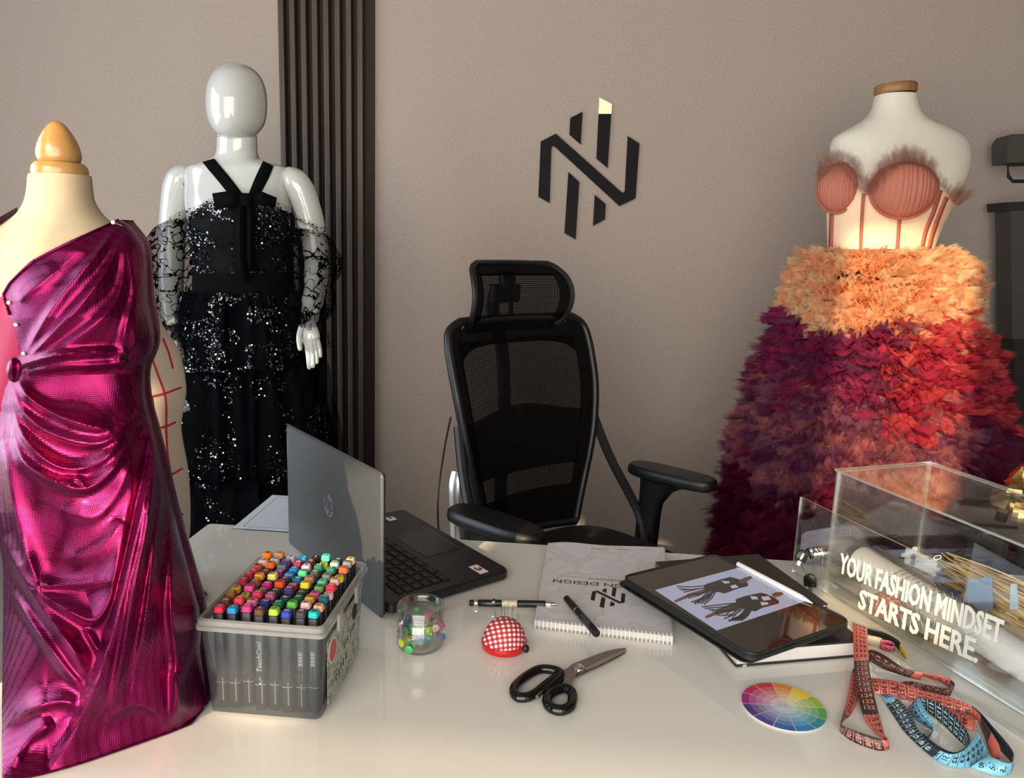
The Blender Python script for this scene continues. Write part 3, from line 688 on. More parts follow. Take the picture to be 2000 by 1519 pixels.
def emis(name, rgb, e=.35):
    n = NT(name); c = srgb(*rgb); n.set(Base_Color=tuple(v*.25 for v in c[:3])+(1,), Roughness=.03, Emission_Color=c, Emission_Strength=e, Coat_Weight=.6, Coat_Roughness=.02); return n.m
M_IMG = emis('screen_lilac', (186, 190, 216), .62); M_IMGD = emis('screen_dark_cloth', (34, 28, 36), .5); M_IMGS = emis('screen_skin', (108, 74, 58), .5); M_IMGW = emis('screen_pale', (200, 204, 214), .6)
obj('displayed_page', MB().add([onscreen(x, y, .0002) for x, y in ((1279, 1152), (1400, 1231), (1572, 1174), (1444, 1108))], [(0, 1, 2, 3)]), M_IMG, scr, smooth=False)
Z6 = lambda x, y: (1190+x/4, 1050+y/4)
def flat(pts, lift, b): b.add([onscreen(*Z6(x, y), lift) for x, y in pts], [tuple(range(len(pts)))[::-1]])
body = MB(); skin = MB(); pale = MB()
flat([(760, 360), (870, 325), (945, 305), (1010, 322), (1030, 340), (1060, 330), (1085, 360), (1082, 378), (1010, 395), (900, 435), (860, 425), (800, 420), (745, 415), (740, 375)], .0004, body)
flat([(985, 480), (1060, 455), (1130, 440), (1190, 428), (1240, 445), (1290, 465), (1330, 498), (1320, 515), (1200, 545), (1140, 575), (1060, 560), (1000, 530)], .0004, body)
flat([(1010, 330), (1060, 310), (1105, 298), (1120, 312), (1095, 330), (1060, 352), (1035, 362), (1015, 350)], .0005, skin)
flat([(1270, 440), (1300, 425), (1350, 422), (1362, 438), (1335, 455), (1300, 462), (1280, 458)], .0005, skin)
flat([(740, 400), (800, 415), (690, 440), (610, 470), (560, 490), (520, 505), (505, 490), (560, 465), (640, 430)], .0003, skin)
flat([(1000, 500), (1050, 550), (930, 580), (840, 600), (760, 630), (745, 615), (850, 560), (940, 520)], .0003, skin)
flat([(875, 335), (935, 340), (945, 352), (900, 358)], .0006, pale); flat([(945, 375), (985, 365), (1012, 385), (960, 398)], .0006, pale)
flat([(1100, 455), (1150, 458), (1165, 480), (1115, 482)], .0006, pale); flat([(1185, 460), (1245, 455), (1265, 482), (1205, 492)], .0006, pale); flat([(1180, 500), (1240, 505), (1245, 520), (1190, 530)], .0006, pale)
rs = random.Random(3); fr = MB()
def strip(a, m_, e, w, b, lift):
    P = cr([(a[0], a[1], 0), (m_[0], m_[1], 0), (e[0], e[1], 0)], 5); L, Rr = [], []
    for i, p in enumerate(P):
        t = (P[min(i+1, len(P)-1)]-P[max(i-1, 0)]).normalized(); nn = Vector((-t.y, t.x, 0))*w
        L.append(p+nn); Rr.append(p-nn)
    for i in range(len(P)-1): flat([(L[i].x, L[i].y), (L[i+1].x, L[i+1].y), (Rr[i+1].x, Rr[i+1].y), (Rr[i].x, Rr[i].y)], lift, b)
for k in range(10):
    t = k/9; a = (755+rs.uniform(-10, 90), 370+50*t); e = (525+190*t*rs.uniform(.7, 1.05), 378+142*t); strip(a, ((a[0]+e[0])/2+rs.uniform(-10, 30), (a[1]+e[1])/2+rs.uniform(-18, 26)), e, 4, fr, .0004+.00002*k)
for k in range(5): strip((830-15*k, 420), (800-20*k, 470), (740-25*k, 520-4*k), 5, fr, .0005)
for k in range(12):
    t = k/11; a = (1000+rs.uniform(-10, 90), 500+60*t); e = (722+280*t*rs.uniform(.75, 1.05), 540+115*t); strip(a, ((a[0]+e[0])/2+rs.uniform(-10, 30), (a[1]+e[1])/2+rs.uniform(-18, 30)), e, 4.5, fr, .0004+.00002*k)
for k in range(5): strip((1110-12*k, 560), (1080-16*k, 610), (1030-25*k, 648), 6, fr, .0005)
obj('sketched_dress', body.merge(fr), M_IMGD, scr, smooth=False); [obj('sketched_figure', MB().add(*(lambda f: ([skin.v[i] for i in f], [tuple(range(len(f)))]))(f)), M_IMGS, scr, smooth=False) for f in skin.f]; [obj('sketched_trim', MB().add(*(lambda f: ([pale.v[i] for i in f], [tuple(range(len(f)))]))(f)), M_IMGW, scr, smooth=False) for f in pale.f]
# stylus held on the far edge of the tablet
s0, s1 = atz(1441, 1101, TZ+.003), atz(1587, 1178, TZ+.003)
sd = (s1-s0); lie = u1*.0+u2*.0
stick('stylus', 'white stylus pencil lying along the far edge of the tablet', 'stylus', s0, s1,
      [('barrel', 0, .88, .0043, .0043, M_GLOSSWHITE), ('tip', .88, 1.0, .0042, .001, M_GLOSSWHITE)])

# ------------------------------------------------------------------ scissors
Z8 = lambda x, y: (980+x/7.69, 1240+y/7.69)
sc_ = thing('scissors', 'steel dressmaking scissors with glossy black handles on the desk', 'scissors', atz(1110, 1310, DZ))
S = lambda x, y, z: atz(*Z8(x, y), DZ+z)
M_HANDLE = mat('scissor_handle_black', srgb(12, 12, 13), .12)
blade_up = [(905, 560), (1020, 500), (1035, 470), (1120, 432), (1350, 345), (1560, 265), (1740, 225), (1850, 215), (1868, 240), (1780, 290), (1550, 410), (1380, 490), (1270, 525), (1190, 545), (1120, 610), (1075, 690), (1040, 780), (980, 800), (900, 790), (760, 800), (720, 780), (880, 660)]
blade_lo = [(1100, 640), (1260, 560), (1400, 500), (1600, 400), (1780, 300), (1868, 245), (1850, 285), (1700, 370), (1500, 470), (1300, 560), (1180, 620), (1110, 650)]
obj('blade', MB().prism([S(x, y, .0035) for x, y in blade_lo], (0, 0, 1), .0022), M_STEEL, sc_, smooth=False)
obj('blade', MB().prism([S(x, y, .0062) for x, y in blade_up], (0, 0, 1), .0024), M_STEEL, sc_, smooth=False)
obj('blade_bevel', MB().prism([S(x, y, .0087) for x, y in [(1250, 505), (1380, 440), (1560, 350), (1760, 262), (1850, 225), (1866, 240), (1780, 288), (1550, 408), (1380, 488), (1270, 522)]], (0, 0, 1), .0006), mat('ground_steel', (.5, .48, .45, 1), .22, 1.0), sc_, smooth=False)
ps_ = S(1165, 490, .0088)
obj('pivot_screw', MB().lathe([(.0075, 0), (.0075, .001), (.0055, .0026), (.001, .003)], 20, Matrix.Translation(ps_)), M_CHROME, sc_)
big = cr([S(x, y, z) for x, y, z in [(870, 560, .009), (720, 515, .009), (560, 520, .008), (380, 610, .007), (220, 740, .007), (180, 850, .007), (240, 930, .007), (370, 935, .007), (480, 890, .007), (600, 800, .008), (740, 690, .009), (860, 620, .009)]], 6, closed=True)
obj('handle', MB().tube(big, .0062, 12, closed=True, upv=(0, 0, 1)), M_HANDLE, sc_)
obj('handle', MB().tube([S(560, 850, .007), S(660, 830, .007), S(760, 760, .0085), S(880, 640, .009)], [.004, .006, .0065, .006], 12, upv=(0, 0, 1)), M_HANDLE, sc_)
sm = cr([S(x, y, z) for x, y, z in [(960, 800, .009), (1050, 860, .008), (1065, 960, .007), (1020, 1080, .007), (880, 1130, .007), (740, 1090, .007), (680, 1000, .007), (720, 900, .008), (820, 830, .009)]], 6, closed=True)
obj('handle', MB().tube(sm, .0066, 12, closed=True, upv=(0, 0, 1)), M_HANDLE, sc_)
obj('stop_pin', MB().tube([S(600, 850, .008), S(530, 930, .008)], [.0025, .0025], 10), M_STEEL, sc_)

# ------------------------------------------------------------------ colour wheel
wc = (Vector(atz(1530, 1381, DZ))); wxv = (atz(1617, 1409, DZ)-atz(1442, 1362, DZ)); wr = .0525
wh = thing('colour_wheel', 'round card colour wheel with twelve hues on the desk', 'colour wheel', (wc.x, wc.y, DZ))
obj('card', MB().lathe([(wr, .0004), (wr, .0022)], 64, T(wc.x, wc.y, DZ)), M_WHITE, wh, ang=30)
HUES = [(232, 196, 40), (150, 180, 60), (86, 160, 80), (40, 140, 150), (40, 130, 190), (56, 100, 170), (74, 76, 150), (90, 58, 130), (160, 50, 120), (190, 50, 96), (200, 60, 60), (220, 130, 60)]
for k in range(12):
    a0, a1 = R(-90+56+ -30*k), R(-90+56-30*k-30)
    a0, a1 = R(62-30*k), R(32-30*k)
    h = HUES[k]
    for j, (r0, r1, wmix) in enumerate([(.042, .0515, 0), (.0335, .0415, .25), (.0255, .033, .45), (.0165, .025, .62), (.009, .016, .8)]):
        c_ = tuple(int(v+(226-v)*wmix) for v in h); da = R(.7)*(.05/r1)**.5
        pts = [(r1, a0-da), (r1, (a0*2+a1)/3), (r1, (a0+2*a1)/3), (r1, a1+da), (r0, a1+da), (r0, (a0+a1)/2), (r0, a0-da)]
        obj('hue_swatch', MB().prism([Vector((wc.x+r*math.cos(a), wc.y+r*math.sin(a), DZ+.0022)) for r, a in pts][::-1], (0, 0, 1), .0002), cmat('hue', *c_, rough=.45), wh, smooth=False)
obj('hub', MB().lathe([(.0085, .0022), (.0085, .0026)], 24, T(wc.x, wc.y, DZ)), cmat('hub_grey', 196, 194, 200), wh)
obj('hub_lettering', MB().merge(strokes(.008, .0028, 8), T(wc.x, wc.y, DZ+.0028) @ mrz(-.2)), M_INK, wh, smooth=False)
# ------------------------------------------------------------------ acrylic display box
AO = Vector((.449, 1.265, DZ)); BB = Vector((.400, -.9165, 0)).normalized(); AA = Vector((-BB.y, BB.x, 0))
AM = frame(AO, BB, AA)                 # x along the long front, y into the box, z up
M_ACR = clear('clear_acrylic', tint=(.985, .988, .985, 1), k=.38, gl=.035, rough=.015)
M_ACREDGE = clear('acrylic_edge', tint=(.86, .88, .86, 1), gl=.16, rough=.1, haze=.28, hcol=srgb(250, 250, 240))
M_LETTER = cmat('letter_white', 196, 198, 190, rough=.5)
ab = thing('display_box', 'clear acrylic display box with white slogan lettering at the right of the desk', 'display box', AM @ Vector((.28, .1, 0)), 0)
LB, WB, HB, TH = .56, .20, .209, .003
def sheet(name, c, d, edges=None, label=None, parent=None):
    """acrylic plate: clear faces, edge faces slightly frosted"""
    b = MB().box(c, d, M=AM); k = min(range(3), key=lambda i: d[i])
    order = [2, 2, 1, 1, 0, 0]           # axis of each box face
    b.m = [0 if order[i] == k else 1 for i in range(6)]
    return obj(name, b, [M_ACR, M_ACREDGE], parent or ab, smooth=False, label=label)
sheet('base_plate', (LB/2-.01, .0885, .0025), (LB+.06, .267, .005))
front = sheet('front_wall', (LB/2, .002, .005+HB/2), (LB, TH, HB))
sheet('back_wall', (LB/2, WB, .005+HB/2), (LB, TH, HB))
sheet('end_wall', (.002, WB/2, .005+HB/2), (TH, WB-.006, HB))
sheet('end_wall', (LB, WB/2, .005+HB/2), (TH, WB-.006, HB))
sheet('top_plate', (LB/2, WB/2, .005+HB+.0025), (LB+.004, WB+.006, TH))
door = sheet('door_plate', (LB/2-.035, -.0045, .076), (LB+.075, TH, .140), label='clear front plate with the slogan and lock')
for (x, y) in ((.004, .002), (.004, WB-.001)):      # glued corner joints
    obj('corner_joint', MB().box((x, y, .005+HB/2), (.0022, .0022, HB), M=AM), M_ACREDGE, ab, smooth=False)
for (y) in (.001, WB):
    obj('top_joint', MB().box((LB/2, y, .005+HB), (LB, .0022, .0022), M=AM), M_ACREDGE, ab, smooth=False)
obj('top_joint', MB().box((.002, WB/2, .005+HB), (.0022, WB, .0022), M=AM), M_ACREDGE, ab, smooth=False)
obj('guide_strip', MB().box((LB/2, .017, .0055), (LB, .02, .003), M=AM), M_ACREDGE, ab, smooth=False)
obj('guide_block', MB().rbox((.008, .0, .02), (.02, .022, .03), .002, .001, M=AM), M_ACR, ab)
def slogan(s, b0, b1, z0, z1, h):
    t = text_mb(s, .05, .0012, .0006); xs = [p.x for p in t.v]; ys = [p.y for p in t.v]
    sx = (b1-b0)/(max(xs)-min(xs)); sy = h/(max(ys)-min(ys)); o = MB()
    for p in t.v:
        u = (p.x-min(xs))*sx; w = (p.y-min(ys))*sy
        o.v.append(AM @ Vector((b0+u, -.0078-p.z, w+z0+(z1-z0)*u/(b1-b0)))); o.uv.append((0, 0))
    o.f = [f[::-1] for f in t.f]; o.m = t.m; return o
obj('slogan_line', slogan('YOUR FASHION MINDSET', .039, .326, .803-DZ, .829-DZ, .0345), M_LETTER, door, smooth=False)
obj('slogan_line', slogan('STARTS HERE.', .088, .299, .7635-DZ, .787-DZ, .0335), M_LETTER, door, smooth=False)
# lock through the door plate with its key, second key hanging from the ring
LK = AM @ T(-.026, -.0065, .058)
RY = Matrix.Rotation(R(90), 4, 'X')   # lathe axis z -> -y (outward)
lock = obj('lock_cylinder', MB().lathe([(.0075, -.028), (.0095, -.027), (.0095, -.010), (.0115, -.009), (.0115, -.003), (.0095, -.002), (.0095, .002), (.0115, .003), (.0115, .006), (.009, .008), (.0005, .0082)], 24, LK @ RY), M_CHROME, ab)
obj('lock_nut', MB().lathe([(.0145, -.0125), (.0145, -.0085)], 6, LK @ RY), M_CHROME, lock, smooth=False)
obj('lock_cam', MB().rbox((.0, .029, -.008), (.011, .002, .034), .004, .0006, M=LK), M_CHROME, lock)
M_KEYB = mat('key_head_black', srgb(13, 13, 14), .35)
def key_head(M):
    b = MB(); out = [(-.009, -.010), (.009, -.010), (.0095, .002), (.007, .0085), (.002, .0105), (-.002, .0105), (-.007, .0085), (-.0095, .002)]
    b.loops([[M @ Vector((x*s, y*s, z)) for x, y in out] for s, z in ((.9, -.003), (1, -.0022), (1, .0022), (.9, .003))]); return b
K1 = LK @ T(-.003, -.0195, -.002) @ Matrix.Rotation(R(62), 4, 'Z') @ Matrix.Rotation(R(75), 4, 'X') @ mrz(R(-20))
key = thing('key', 'black-headed key standing in the display box lock', 'key', K1.to_translation(), 0)
obj('key_head', key_head(K1), M_KEYB, key, ang=50)
obj('key_blade', MB().box((0, -.013, 0), (.005, .010, .0018), M=K1), M_CHROME, key, smooth=False)
obj('key_slot', MB().box((0, -.001, .0031), (.003, .011, .0004), M=K1), M_CHROME, key, smooth=False)
k2c = atz(1582, 1133, DZ+.040)
K2 = frame(k2c, (.75, -.45, .12), (0, 0, 1))
key2 = thing('key', 'black-headed key hanging on the ring below the lock', 'key', K2.to_translation(), 0)
obj('key_head', key_head(K2 @ Matrix.Scale(1.05, 4)), M_KEYB, key2, ang=50)
obj('key_blade', MB().prism([K2 @ Vector(p) for p in ((-.0032, -.0105, -.0009), (.0032, -.0105, -.0009), (.0032, -.017, -.0009), (.0022, -.019, -.0009), (.003, -.022, -.0009), (.0015, -.025, -.0009), (.002, -.028, -.0009), (-.001, -.030, -.0009), (-.0032, -.028, -.0009))], (K2.to_3x3() @ Vector((0, 0, 1))), .0018), M_STEEL, key2, smooth=False)
obj('rivet', MB().lathe([(.0014, .003), (.001, .0036)], 10, K2 @ T(.005, -.006, 0)), M_CHROME, key2)
ra = K1 @ Vector((.004, .008, 0)); rb = K2 @ Vector((0, .009, 0)); rc = (ra+rb)/2; rn = (ra-rb).length/2
rx = (ra-rb).normalized(); ryv = Vector((.8, -.3, .1)); ryv = (ryv-rx*ryv.dot(rx)).normalized()
tag(obj('key_ring', MB().tube([rc+rx*(rn+.0015)*math.cos(a)+ryv*.0095*math.sin(a) for a in arc(28)], .0007, 6, closed=True), M_CHROME), 'thin steel key ring joining the two black-headed keys', 'key ring')

# ---- contents of the display box
IN = lambda x, y, z: AM @ Vector((x, y, z+.0055))
M_ROLL = cmat('white_plotter_paper', 244, 244, 244, rough=.5)
rl = thing('paper_roll', 'long white paper roll lying inside the display box behind the slogan', 'paper roll', IN(.16, .06, 0))
RM = AM @ T(.007, .066, .0545) @ Matrix.Rotation(R(4), 4, 'Y') @ Matrix.Rotation(R(90), 4, 'Y')
obj('outer_wrap', MB().lathe([(.0195, 0), (.0235, .001), (.0242, .33), (.021, .332), (.021, .31), (.018, .02)], 36, RM, cap=False), M_ROLL, rl, ang=50)
obj('paper_edge', MB().box((.170, .0700, .0675), (.32, .010, .0006), M=AM @ Matrix.Rotation(R(4), 4, 'Y')), M_ROLL, rl, smooth=False)
ir = obj('inner_core', MB().lathe([(.0178, .004), (.0178, .328)], 30, RM, cap=True), cmat('kraft_core', 176, 152, 124), rl)
for k in range(9):   # printed dark bands of the wrap
    obj('printed_band', MB().lathe([(.0243, .085+k*.009), (.0244, .0885+k*.009)], 36, RM, cap=False), M_GREYPAPER, rl)
tag(obj('folded_cloth', MB().rbox((.055, .078, .0165), (.07, .05, .0205), .012, .006, M=AM), M_WHITE), 'folded white cloth under the left end of the paper roll', 'cloth')
# wrist pincushion behind STARTS
M_GING2 = gingham('bright_red_gingham', 9, 9, (196, 24, 22), (244, 224, 206))
P2 = AM @ T(.105, .031, .0085) @ Matrix.Scale(.76, 4)
pc2 = cushion('wrist_pincushion', 'bright red gingham wrist pincushion inside the display box', *P2.to_translation(), P2, M_GING2)
obj('wrist_band', MB().tube(cr([P2 @ Vector(p) for p in ((-.03, .004, .006), (-.05, .02, .012), (-.04, .03, .02), (-.02, .028, .015))], 6), .003, 8, flat=.3, upv=(0, 0, 1)), M_BLACKM, pc2)
# flat sheets
tag(obj('paper_sheet', MB().rbox((.09, .115, .0062), (.20, .15, .0008), .002, .0002, M=AM), M_WHITE), 'flat white sheet under the contents of the display box', 'paper')
# grey garment card standing at the back left, arch topped, with a square clip
M_LAV = cmat('lavender_grey_card', 136, 136, 156, rough=.7)
fo = thing('arched_card', 'lavender grey curved-top card standing behind the left end of the display box', 'card', aty(1640, 1105, 1.378))
obj('card_body', MB().prism([aty(x, y, 1.378) for x, y in ((1566, 1046), (1576, 1039), (1650, 1026), (1672, 1027), (1684, 1040), (1694, 1062), (1718, 1085), (1732, 1106), (1731, 1117.5), (1562, 1107))], (0, 1, 0), .004), M_LAV, fo, smooth=False)
for sx in (0, 7):
    obj('square_clip', MB().tube([aty(x+sx, y, 1.376) for x, y in ((1642, 1031), (1640, 1045), (1653, 1047), (1655, 1032))], .0009, 6, closed=True), M_GLOSSWHITE, fo)
# jigsaw ornament with chess-piece cut-out
M_PUZ = cmat('puzzle_plate', 205, 215, 218, rough=.35); M_PUZD = cmat('puzzle_cut', 92, 96, 100)
pz = thing('puzzle_plaque', 'pale jigsaw plaque of two joined pieces hanging by a white loop in the display box', 'plaque', IN(.13, .10, .05))
p_tl, p_tr, p_br, p_bl = (1770, 1070), (1829, 1093), (1826, 1124), (1766, 1099)
PYM = .085
def inplane(x, y, yy):           # measured spot -> upright plane inside the box, parallel to its front
    o = AM @ Vector((0, yy, 0)); d = ray(x, y); t = (o-EYE).dot(AA)/d.dot(AA); return EYE+d*t
Z3 = lambda x, y: (1760+x/6.904, 1040+y/6.904)
def knob(cx, cy, r, a0, a1, n=8): return [(cx+r*math.cos(R(a0+(a1-a0)*k/n)), cy+r*math.sin(R(a0+(a1-a0)*k/n))) for k in range(n+1)]
left = [(62, 208)]+[(150, 240)]+knob(175, 218, 30, 140, 430)+[(200, 262), (265, 290), (250, 350)]+knob(232, 388, 26, -40, -280)+[(255, 440), (262, 498), (45, 412), (48, 335)]+knob(25, 302, 28, 60, 300)+[(52, 270)]
right = [(270, 292), (340, 318)]+knob(378, 345, 24, 200, 0)+[(415, 350), (470, 376), (462, 470)]+knob(490, 500, 27, -120, 120)+[(458, 525), (445, 590), (268, 500), (262, 440)]+knob(245, 390, 24, 100, 300)
for nm, pl in (('puzzle_piece', left), ('puzzle_piece', right)):
    obj(nm, MB().prism([inplane(*Z3(x, y), PYM) for x, y in pl], AA, .003), M_PUZ, pz, smooth=False)
bun = [(165, 275), (180, 290), (176, 318), (190, 312), (200, 330), (172, 372), (185, 410), (172, 442), (135, 440), (108, 415), (120, 380), (140, 365), (125, 330), (118, 300), (140, 315), (150, 290)]
obj('chess_cutout', MB().prism([inplane(*Z3(x, y), PYM-.0012) for x, y in bun], AA, .0006), M_PUZD, pz, smooth=False)
obj('hanging_loop', MB().tube(cr([inplane(*Z3(x, y), PYM) for x, y in ((440, 345), (470, 312), (530, 310), (535, 340), (490, 362), (450, 360))], 6, closed=True), .0009, 6, closed=True), M_GLOSSWHITE, pz)
# blue denim case, denim swatch, raffia bundle, beige cloth
M_DENIM = fabric('blue_denim', (88, 116, 158), .8, 1600, .3); M_DENIM2 = fabric('pale_denim', (134, 164, 196), .8, 1600, .3)
dn = thing('denim_case', 'blue denim case with pale stitched lettering in the display box', 'case', IN(.22, .12, 0))
def inz(x, y, z): return atz(x, y, DZ+.0055+z)
dq = [(455, 555), (720, 520), (1090, 740), (720, 835)]
top = [atz(*Z3(x, y), DZ+.036) for x, y in dq]
obj('case_top', MB().prism(top, (0, 0, -1), .012), M_DENIM, dn, smooth=False)
obj('case_base', MB().prism([p-Vector((0, 0, .0122)) for p in top], (0, 0, -1), .0175), cmat('case_side_grey', 70, 68, 66, rough=.7), dn, smooth=False)
e_x = (top[2]-top[1]).normalized(); e_y = (top[1]-top[0]).normalized()
obj('stitched_lettering', MB().merge(strokes(.085, .016, 12), frame((top[1]+top[2])/2-e_y*.020+Vector((0, 0, .0006)), e_x, e_y)), cmat('stitch_beige', 190, 182, 172), dn, smooth=False)
sw = [inplane(*Z3(x, y), .15) for x, y in ((1215, 590), (1225, 1020), (1150, 1065), (860, 910), (900, 640))]
tag(obj('denim_swatch', MB().prism(sw, AA, .002), M_DENIM2, smooth=False), 'pale blue denim swatch standing behind the denim case in the display box', 'fabric swatch')
tas = [inplane(*Z3(x, y), .10) for x, y in ((1475, 690), (1535, 690), (1560, 1030), (1465, 1040))]
tag(obj('tassel', MB().prism(tas, AA, .004), cmat('pale_blue_tassel', 178, 204, 220, rough=.8), smooth=False), 'pale blue tassel hanging at the right inside the display box', 'tassel')
M_RAF = [cmat('raffia', *c, rough=.7) for c in ((208, 170, 104), (232, 202, 142), (168, 130, 76))]
rf = thing('raffia_bundle', 'golden raffia bundle lying along the back of the display box', 'raffia', IN(.25, .165, 0))
rr_ = random.Random(11); bs = [MB(), MB(), MB()]
for k in range(260):
    x0 = .10+rr_.uniform(-.03, .08); x1 = x0+rr_.uniform(.12, .25); y = rr_.uniform(.160, .194); z = .022+rr_.uniform(0, .060)*(1-((y-.177)/.02)**2*.4)
    a = IN(x0, y, z); b_ = IN(x1, min(.194, max(.160, y+rr_.uniform(-.012, .012))), max(.004, z-rr_.uniform(0, .045))); m_ = (a+b_)/2+BB*rr_.uniform(-.008, .008)+Vector((0, 0, rr_.uniform(-.002, .012)))
    bs[k % 3].tube(cr([a, m_, b_], 4), .0012, 3)
for b_, m_ in zip(bs, M_RAF): obj('raffia_strands', b_, m_, rf, kind='stuff')
cl = MB().grid(24, 16, lambda u, v: IN(.17+.14*u, .110+.045*v, .010+.016*math.sin(u*5+v*3)**2*(1-abs(2*u-1)**3)+.004*math.sin(v*9+u*2)))
tag(obj('beige_cloth', cl, fabric('beige_cloth', (206, 186, 160), .85), solid=.0012), 'crumpled beige cloth below the raffia in the display box', 'cloth')
gc = MB().grid(30, 14, lambda u, v: IN(.345+.20*u, .108+.045*v, .010+.014*math.sin(u*11+v*4)**2+.008*math.sin(v*8)**2))
tag(obj('grey_cloth', gc, fabric('charcoal_cloth', (72, 66, 64), .9), solid=.0012), 'rumpled charcoal cloth at the right end inside the display box', 'cloth')

# ------------------------------------------------------------------ tape measures
ZA = lambda x, y: (1620+x/5.425, 1200+y/5.425)
ZB = lambda x, y: (1740+x/6.354, 1280+y/6.354)
def ribbon(name, parent, zf, edges, m, n0=1, step=10, phase=0, digits=True, lin=.0065, size=.0082, dirn=1):
    """tape strip between two measured edges; m = (light, dark, light ink, dark ink) swapped every `step` centimetres"""
    A_ = cr([atz(*zf(e[0], e[1]), DZ+e[2]) for e in edges], 8); B_ = cr([atz(*zf(e[3], e[4]), DZ+e[5]) for e in edges], 8)
    S_ = [0]
    for i in range(1, len(A_)): S_.append(S_[-1]+((A_[i]+B_[i])/2-(A_[i-1]+B_[i-1])/2).length)
    def at(s, v, lift=0):
        s = min(max(s, 0), S_[-1]-1e-6); i = 0
        while i < len(S_)-2 and S_[i+1] < s: i += 1
        t = (s-S_[i])/max(S_[i+1]-S_[i], 1e-9); a = A_[i].lerp(A_[i+1], t); b = B_[i].lerp(B_[i+1], t); p = a.lerp(b, v)
        if lift:
            nn = (A_[i+1]-A_[i]+B_[i+1]-B_[i]).cross(b-a)
            if nn.length > 1e-12:
                nn.normalize(); nn *= 1 if nn.dot(EYE-p) > 0 else -1; p = p+nn*lift
        return p
    L = S_[-1]; cm = .0105; N = max(2, int(L/.0028)); body = MB(); vs = []; fs = []; mi = []
    for i in range(N+1):
        for v in (0, .5, 1): vs.append(at(L*i/N, v))
    for i in range(N):
        k = int((L*(i+.5)/N/cm+phase)//step) % 2
        for j in (0, 1): fs.append((i*3+j, i*3+j+1, i*3+j+4, i*3+j+3)); mi.append(k)
    body.add(vs, fs, mi)
    o = obj(name, body, [m[0], m[1]], parent, solid=.0005)
    if digits:
        ink = [MB(), MB()]
        for c in range(int(L/cm)):
            s0 = (c+.5)*cm; k = int((s0/cm+phase)//step) % 2
            t = text_mb(str(n0+c*dirn), size, .00018); b = ink[k]
            b.add([at(s0-p.y, .5+p.x/.016, .0006) for p in t.v], t.f)
            for q in (0, .5):
                s1 = s0+(q-.5)*cm; w = .0003; l_ = .16 if q else 1.0
                b.add([at(s1-w, .02, .0005), at(s1+w, .02, .0005), at(s1+w, l_*.98, .0005), at(s1-w, l_*.98, .0005)], [(0, 1, 2, 3)])
        for k in (0, 1):
            if ink[k].f: obj('tape_marks', ink[k], m[2+k], o, smooth=False, kind='stuff')
    return o
M_CORAL = mat('tape_coral', srgb(206, 104, 90), .35); M_BROWN = mat('tape_brown', srgb(62, 42, 38), .35); M_PINKINK = cmat('tape_pink_ink', 196, 130, 118)
M_BLUE = mat('tape_light_blue', srgb(118, 186, 214), .35); M_NAVYT = mat('tape_navy', srgb(36, 52, 62), .35); M_BLUEINK = cmat('tape_pale_ink', 170, 196, 204)
CO = (M_CORAL, M_BROWN, M_INK, M_PINKINK); BL = (M_BLUE, M_NAVYT, M_INK, M_BLUEINK)
ta = thing('tape_measure', 'coral and brown tape measure looped off the book corner', 'tape measure', atz(1690, 1380, DZ))
ribbon('tape_strip', ta, ZA, [(248, 92, .0305, 400, 140, .0305), (249, 200, .030, 404, 240, .030), (252, 330, .026, 408, 350, .026), (256, 440, .022, 414, 440, .022), (266, 600, .019, 426, 590, .019), (292, 800, .013, 458, 780, .013), (335, 1000, .006, 508, 1000, .006), (400, 1150, .003, 545, 1125, .003), (460, 1220, .0025, 580, 1260, .0025), (540, 1300, .0025, 590, 1310, .004)], CO, 139, 10, 1.5, True, dirn=-1)
ribbon('tape_strip', ta, ZA, [(575, 1275, .014, 560, 1330, .001), (615, 1310, .015, 610, 1390, .001), (600, 1330, .015, 630, 1425, .001), (500, 1305, .015, 530, 1440, .001), (380, 1265, .015, 400, 1405, .001), (260, 1225, .015, 250, 1345, .001), (160, 1185, .015, 130, 1255, .001), (122, 1150, .013, 112, 1215, .001), (140, 1080, .009, 150, 1130, .002), (165, 970, .006, 235, 1050, .003), (205, 800, .006, 300, 900, .003), (228, 650, .008, 320, 760, .004), (258, 560, .010, 330, 640, .006)], CO, 111, 9, 7.2, True, dirn=-1)
ribbon('tape_strip', ta, ZA, [(415, 520, .006, 400, 380, .009), (440, 500, .006, 470, 376, .016), (560, 570, .003, 600, 440, .017), (700, 620, .001, 770, 552, .015), (830, 660, .001, 900, 590, .014), (960, 690, .001, 1000, 615, .014)], CO, 12, 7, 8, True)
ribbon('tape_strip', ta, ZB, [(130, 190, .001, 130, 140, .012), (340, 240, .001, 350, 205, .013), (500, 290, .001, 520, 232, .014), (640, 350, .001, 660, 258, .015), (720, 440, .001, 775, 325, .016), (735, 500, .001, 790, 375, .016), (640, 490, .001, 700, 400, .015), (480, 455, .001, 520, 375, .014), (330, 440, .001, 320, 330, .014), (220, 500, .001, 190, 318, .014), (130, 520, .001, 95, 350, .014), (80, 490, .001, 72, 420, .014), (150, 540, .001, 130, 500, .010)], CO, 9, 9, 3, True)
ribbon('tape_strip', ta, ZA, [(425, 670, .014, 470, 830, .003), (560, 682, .015, 570, 850, .003), (700, 705, .016, 720, 870, .003), (830, 745, .0165, 850, 900, .003), (960, 790, .017, 980, 950, .003)], CO, 129, 30, 0, True)
ribbon('tape_strip', ta, ZB, [(200, 390, .017, 210, 560, .003), (420, 440, .017, 420, 620, .003), (640, 490, .017, 640, 680, .003), (860, 560, .017, 850, 730, .003), (985, 620, .016, 1000, 750, .003), (1050, 720, .012, 1060, 800, .003)], CO, 133, 30, 0, True)
